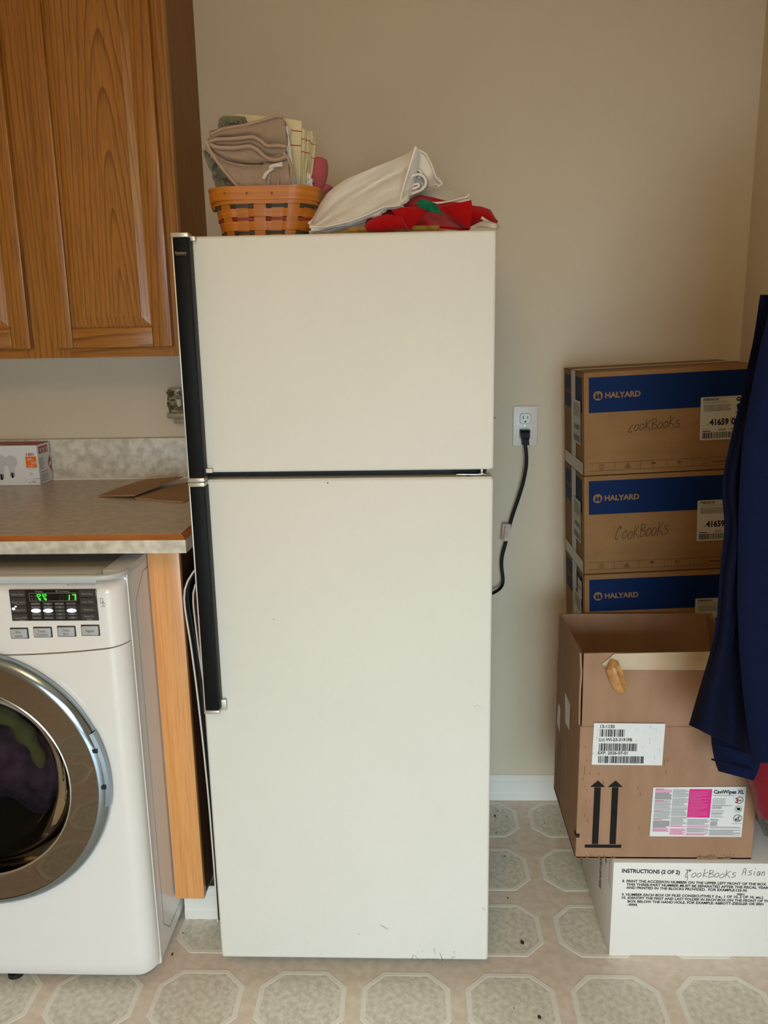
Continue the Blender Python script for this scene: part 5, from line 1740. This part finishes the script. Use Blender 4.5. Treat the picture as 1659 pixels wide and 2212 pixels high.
for i in range(9):
    FO.poly(mm, [pts1[i], pts1[i + 1], pts0[i + 1], pts0[i]], 0, 1.4)
build('torn_edge', mm, 'cardboard_edge', ob)
# arrows
mm = M()
for x in (1288, 1326):
    tip = uo(x + 4, 1686); bl = uo(x - 9.5, 1823.5); br = uo(x + 4, 1823.5); tl = uo(x - 4, 1701); tr = uo(x + 10, 1701); hl = uo(x - 13, 1700); hr = uo(x + 19, 1700)
    FO.poly(mm, [bl, br, tr, tl]); FO.poly(mm, [hl, hr, tip])
a = uo(1263, 1831); b = uo(1342, 1825)
FO.rect(mm, a[0], a[1], b[0], b[1])
a = uo(1243, 1809); b = uo(1252, 1801)
FO.rect(mm, 0.0, a[1], b[0], b[1])
FL = Face((ox0, oy1, oz0), (0, -1, 0), (0, 0, 1), (-1, 0, 0), 0.0012)
FL.rect(mm, 0.285, a[1], 0.300, b[1] + 0.002)
build('arrow_print', mm, 'print_black', ob)
# white bar code label
mm = M(); q = M()
cs4 = [uo(1278, 1651.5), uo(1430, 1653), uo(1437, 1563), uo(1283, 1561.5)]
FO.poly(mm, cs4, 0, 1.5)


def bil(a, b):
    A = Vector(cs4[0]).lerp(Vector(cs4[1]), a); B = Vector(cs4[3]).lerp(Vector(cs4[2]), a)
    return A.lerp(B, b)


fu = (Vector(cs4[1]) - Vector(cs4[0])); fv = Vector(cs4[3]) - Vector(cs4[0])
FW = Face(FO.P(cs4[0][0], cs4[0][1], 0), (fu.x, 0, fu.y), (0, 0, 1), (0, -1, 0), 0.0012)
LW, LH = fu.length, fv.length
FW.text(q, '13-1150', 0.10 * LW, 0.885 * LH, 0.0078, 0.20 * LW, 0, 0.02, 2)
FW.barcode(q, 0.095 * LW, 0.68 * LH, 0.44 * LW, 0.855 * LH, 0, 2, 3, 0.0009)
FW.frame(q, 0.085 * LW, 0.565 * LH, 0.175 * LW, 0.635 * LH, 0.0005, 0, 2)
FW.text(q, 'Lot', 0.095 * LW, 0.578 * LH, 0.0062, 0.07 * LW, 0, 0, 2)
FW.text(q, 'WI-23-3191PB', 0.185 * LW, 0.575 * LH, 0.0072, 0.37 * LW, 0, 0.02, 2)
FW.barcode(q, 0.090 * LW, 0.34 * LH, 0.63 * LW, 0.52 * LH, 0, 2, 4, 0.0009)
FW.text(q, 'EXP. 2026-07-01', 0.082 * LW, 0.255 * LH, 0.0072, 0.42 * LW, 0, 0.02, 2)
FW.barcode(q, 0.090 * LW, 0.045 * LH, 0.74 * LW, 0.215 * LH, 0, 2, 5, 0.0009)
rnd = random.Random(8)
for i in range(44):
    a = rnd.choice((0.02, 0.06, 0.30, 0.62, 0.72, 0.8, 0.88, 0.95)) + rnd.uniform(-0.01, 0.01); b = rnd.uniform(0.03, 0.95)
    FW.rect(q, a * LW, b * LH, a * LW + 0.0007, b * LH + rnd.uniform(0.001, 0.004), 1, 2)
lb = build('barcode_label', mm, 'label_white', t); build('label_print', q, ['print_black', 'print_grey'], lb)
# wipes label
mm = M(); q = M()
cs4 = [uo(1403, 1806), uo(1601, 1807.5), uo(1612, 1699), uo(1411, 1700.5)]
FO.poly(mm, cs4, 0, 1.5)
fu = (Vector(cs4[1]) - Vector(cs4[0])); fv = Vector(cs4[3]) - Vector(cs4[0])
FW = Face(FO.P(cs4[0][0], cs4[0][1], 0), (fu.x, 0, fu.y), (fv.x, 0, fv.y), (0, -1, 0), 0.0012)
LW, LH = fu.length, fv.length
K = 2
for (a0, a1, blocks) in ((0.025, 0.205, ((0.90, 0.965, 3, 4), (0.76, 0.90, 9, 1), (0.55, 0.75, 11, 2), (0.36, 0.54, 10, 2), (0.18, 0.33, 9, 1), (0.10, 0.17, 5, 4))), (0.215, 0.385, ((0.80, 0.97, 9, 2), (0.62, 0.79, 9, 2), (0.42, 0.61, 10, 2), (0.24, 0.41, 9, 2), (0.20, 0.235, 2, 4), (0.04, 0.17, 7, 4))), (0.395, 0.635, ((0.24, 0.37, 8, 2), (0.205, 0.232, 1, 4), (0.09, 0.195, 7, 2), (0.03, 0.075, 3, 4))), (0.645, 0.985, ((0.03, 0.155, 9, 2), (0.18, 0.215, 2, 2)))):
    for i, (b0, b1, nn, cc) in enumerate(blocks):
        FW.lines(q, a0 * LW, b0 * LH, a1 * LW, b1 * LH, nn, 0.55, cc, K, seed=int(a0 * 100) + i)
for b0 in (0.965, 0.73, 0.52, 0.345):
    FW.rect(q, 0.025 * LW, b0 * LH, 0.12 * LW, (b0 + 0.012) * LH, 4, K + 1)
FW.rect(q, 0.390 * LW, 0.395 * LH, 0.635 * LW, 0.970 * LH, 3, K)
FW.lines(q, 0.40 * LW, 0.42 * LH, 0.60 * LW, 0.95 * LH, 17, 0.3, 4, K + 1, 9, 0.7)
FW.text(q, 'CaviWipes XL', 0.655 * LW, 0.885 * LH, 0.0088, 0.325 * LW, 0, 0.03, K)
FW.lines(q, 0.65 * LW, 0.84 * LH, 0.95 * LW, 0.865 * LH, 1, 0.5, 2, K); FW.lines(q, 0.65 * LW, 0.67 * LH, 0.79 * LW, 0.80 * LH, 5, 0.4, 2, K, 6)
FW.lines(q, 0.65 * LW, 0.635 * LH, 0.87 * LW, 0.655 * LH, 1, 0.5, 2, K)
FW.text(q, 'CAUTION', 0.648 * LW, 0.575 * LH, 0.0058, 0.105 * LW, 0, 0.0, K)
FW.lines(q, 0.648 * LW, 0.49 * LH, 0.79 * LW, 0.56 * LH, 3, 0.35, 2, K, 7); FW.lines(q, 0.648 * LW, 0.465 * LH, 0.80 * LW, 0.48 * LH, 1, 0.8, 1, K)
FW.lines(q, 0.648 * LW, 0.40 * LH, 0.79 * LW, 0.45 * LH, 3, 0.35, 2, K, 8)
FW.text(q, 'Metrex', 0.648 * LW, 0.335 * LH, 0.0042, 0.085 * LW, 0, 0, K)
FW.lines(q, 0.648 * LW, 0.225 * LH, 0.725 * LW, 0.325 * LH, 5, 0.5, 1, K, 9)
FW.text(q, 'DO NOT FLUSH', 0.885 * LW, 0.27 * LH, 0.0020, 0.105 * LW, 1, 0, K)
FW.text(q, 'KEEP OUT OF REACH OF CHILDREN', 0.648 * LW, 0.636 * LH, 0.0022, 0.22 * LW, 1, 0, K + 1)
# round symbols
cu, cv = 0.938 * LW, 0.755 * LH
FW.ring(q, cu, cv, 0.0074, 0.0084, 0, K, 20, -2.2, 2.0)
for i in range(9):
    a = -2.0 + i * 0.5
    FW.rect(q, cu + 0.0088 * math.cos(a) - 0.0006, cv + 0.0088 * math.sin(a) - 0.0006, cu + 0.0088 * math.cos(a) + 0.0006, cv + 0.0088 * math.sin(a) + 0.0006, 0, K)
FW.text(q, '3', cu - 0.0095, cv - 0.006, 0.0115, None, 5, 0.03, K + 1); FW.lines(q, cu - 0.001, cv - 0.002, cu + 0.006, cv + 0.001, 1, 0.8, 0, K)
cv = 0.575 * LH
FW.ring(q, cu, cv, 0.0092, 0.0098, 2, K, 24); FW.ring(q, cu, cv, 0.0062, 0.0070, 0, K, 20); FW.disc(q, cu, cv, 0.0042, 0, K, 12, ry=0.0034); FW.line(q, [(cu - 0.005, cv + 0.0045), (cu + 0.005, cv - 0.0045)], 0.001, 0, K)
cv = 0.385 * LH
FW.ring(q, cu, cv, 0.0082, 0.0094, 0, K, 26); FW.disc(q, cu + 0.003, cv + 0.0055, 0.0013, 0, K, 10); FW.line(q, [(cu + 0.0028, cv + 0.004), (cu + 0.002, cv - 0.001), (cu + 0.0042, cv - 0.006)], 0.0016, 0, K); FW.line(q, [(cu + 0.002, cv - 0.001), (cu - 0.0002, cv - 0.006)], 0.0014, 0, K)
FW.line(q, [(cu + 0.002, cv + 0.0025), (cu - 0.003, cv + 0.0015)], 0.0011, 0, K); FW.poly(q, [(cu - 0.0055, cv - 0.0005), (cu - 0.0012, cv - 0.0005), (cu - 0.0018, cv - 0.006), (cu - 0.005, cv - 0.006)], 0, K)
lb = build('wipes_label', mm, 'label_white', t); build('label_print', q, ['print_black', 'print_grey', 'print_lightgrey', 'print_pink', 'print_pinkline', 'print_red'], lb)
# tape left along the front flap, and the torn end curling off
FTp = Face((ox0, oy0 - 0.0045, oz0), (1, 0, 0), (0, 0, 1), (0, -1, 0), 0.002)
ut = lambda px, py: (lambda p: (p.x - ox0, p.z - oz0))(at(px, py, 1, oy0 - 0.006))
mm = M()
FTp.poly(mm, [ut(1312, 1446), ut(1340, 1446.5), ut(1600, 1448), ut(1600, 1406), ut(1450, 1409), ut(1327, 1412), ut(1318, 1420), ut(1300, 1434), ut(1308, 1440)], 0, 1)
tp = build('packing_tape', mm, 'packing_tape', ff)
mm = M()
cl = [((1320, 1424), (1334, 1428)), ((1311, 1448), (1338, 1436)), ((1318, 1470), (1345, 1452)), ((1328, 1490), (1352, 1478)), ((1336, 1498), (1353, 1488))]
dyy = [-0.010, -0.024, -0.026, -0.020, -0.016]
G = []
for ((a, b), y) in zip(cl, dyy):
    A = at(*a, 1, oy0 + y); B = at(*b, 1, oy0 + y + 0.004)
    G.append([A.lerp(B, i / 5) + Vector((0, -0.004 * math.sin(i / 5 * math.pi) - 0.0025 * (i % 2), 0)) for i in range(6)])
mm.sheet(G, 0.0008); build('tape_curl', mm, 'tape_amber', ff, label='crumpled amber tape end')
# stickers on the left side
mm = M(); q = M()
al = lambda px, py: (lambda p: (oy1 - p.y, p.z - oz0))(at(px, py, 0, ox0))
FL.poly(mm, [al(1222, 1560), al(1231, 1578), al(1234, 1490), al(1221, 1470)], 0, 1)
build('side_sticker', mm, 'label_white', ob)
mm = M()
FL.poly(mm, [al(1204, 1560), al(1210, 1584), al(1212, 1530), al(1207, 1518)], 0, 1)
build('side_sticker', mm, 'label_white', ob)
FL.line(q, [al(1203, 1700), al(1208, 1600)], 0.003, 0, 1); FL.line(q, [al(1209, 1712), al(1212, 1594)], 0.003, 0, 1); FL.line(q, [al(1199, 1700), al(1210, 1735)], 0.003, 0, 1)
build('side_print', q, 'print_brown', ob)

# ------------------------------------------------------------------ coats hanging from the right wall
def garment(mm, left, right, Y, th, seed, amp=0.02, n=30, k=44, m=0, fr=2.0):
    A, B = smooth_line([(*p, 0) for p in left], k, 2), smooth_line([(*p, 0) for p in right], k, 2)
    G = []
    for j in range(k):
        v = j / (k - 1)
        row = []
        for i in range(n):
            u = i / (n - 1)
            p = A[j].lerp(B[j], u)
            y = Y + amp * math.sin(u * fr * math.pi * 2 + seed + 0.8 * v) * (0.35 + 0.65 * v) + wr(u * 0.7, v * 1.5, 1, amp * 0.8, seed) + 0.05 * (1 - math.sqrt(max(0, min(1, u * 4)))) * 0.8
            row.append(at(p.x, p.y, 1, y))
        G.append(row)
    mm.sheet(G, -th, m)
    return G


t = thing('navy_jacket', (0.70, -0.95, 0.62), 'navy blue knit jacket hanging in front of the stacked cartons', 'jacket')
mm = M()
garment(mm, [(2050, 178), (1960, 215), (1850, 290), (1760, 400), (1700, 540), (1658, 680), (1638, 760), (1622, 850), (1606, 930), (1598, 1020), (1594, 1150), (1592, 1300), (1597, 1420), (1606, 1520), (1618, 1600), (1626, 1648)],
        [(2075, 176), (2120, 230), (2125, 330), (2112, 480), (2095, 640), (2070, 860), (2045, 1080), (2020, 1280), (2000, 1440), (1985, 1560), (1972, 1650)], -0.985, 0.03, 1.0, amp=0.012, fr=1.2)
jb = build('jacket_body', mm, 'coat_navy', t)
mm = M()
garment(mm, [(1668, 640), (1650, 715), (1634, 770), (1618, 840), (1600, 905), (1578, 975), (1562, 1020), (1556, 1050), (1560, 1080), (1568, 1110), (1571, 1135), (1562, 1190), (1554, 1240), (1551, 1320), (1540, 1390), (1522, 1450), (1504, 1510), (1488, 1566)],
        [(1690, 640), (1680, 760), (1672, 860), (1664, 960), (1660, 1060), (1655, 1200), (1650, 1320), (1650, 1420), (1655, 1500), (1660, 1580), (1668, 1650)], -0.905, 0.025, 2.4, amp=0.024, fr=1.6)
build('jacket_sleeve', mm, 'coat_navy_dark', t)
t2 = thing('navy_sweater', (0.64, -0.85, 0.55), 'second navy knit garment whose hem shows below the jacket', 'sweater')
mm = M()
garment(mm, [(1600, 1000), (1590, 1200), (1566, 1400), (1540, 1540), (1534, 1592), (1540, 1625), (1545, 1655), (1552, 1666)], [(1720, 1000), (1700, 1200), (1680, 1400), (1655, 1560), (1645, 1630), (1640, 1665), (1636, 1680), (1628, 1686)], -0.845, 0.02, 0.5, amp=0.008, fr=1.0)
build('sweater_body', mm, 'coat_navy', t2)
mm = M()
for yy in (1606, 1640):
    mm.tube([at(1537 + i * 9, yy + i * 2.4, 1, -0.862 - 0.002 * (i % 3)) for i in range(11)], 0.0022, 6)
build('hem_seam', mm, 'coat_navy_dark', t2)
mm = M()
garment(mm, [(1640, 1200), (1625, 1450), (1612, 1620), (1611, 1680), (1628, 1712), (1630, 1740), (1634, 1760), (1640, 1768)], [(1850, 1200), (1845, 1450), (1838, 1620), (1830, 1700), (1825, 1740), (1820, 1760), (1815, 1775), (1810, 1782)], -0.790, 0.02, 3.0, amp=0.010, fr=1.5)
build('red_garment', mm, 'garment_red', label='dark red garment hanging below the navy hems', cat='garment', origin=tuple(at(1650, 1770, 1, -0.79)))
mm = M()
garment(mm, [(1660, 1500), (1650, 1650), (1640, 1740), (1636, 1768), (1642, 1788), (1652, 1806)], [(1800, 1500), (1800, 1650), (1790, 1740), (1780, 1790), (1770, 1815), (1760, 1830)], -0.745, 0.02, 4.0, amp=0.008, fr=1.5)
build('grey_garment', mm, 'garment_grey', label='grey tweed garment showing just under the dark red one', cat='garment', origin=tuple(at(1650, 1800, 1, -0.745)))
# hooks the clothes hang on, out of the frame
mm = M(); mm.box(XW - 0.022, XW, -1.15, -0.70, 1.78, 1.88, b=0.004); rl = build('coat_rail', mm, 'oak_frame', label='wooden coat rail with metal hooks behind the hanging jackets', cat='coat rail', origin=(XW, -0.9, 1.78))
for y in (-0.78, -0.88, -1.0):
    mm = M(); mm.tube(smooth_line([(XW - 0.022, y, 1.84), (XW - 0.06, y, 1.82), (XW - 0.08, y, 1.80), (XW - 0.09, y, 1.83)], 14), 0.005, 8); build('hook', mm, 'chrome', rl)
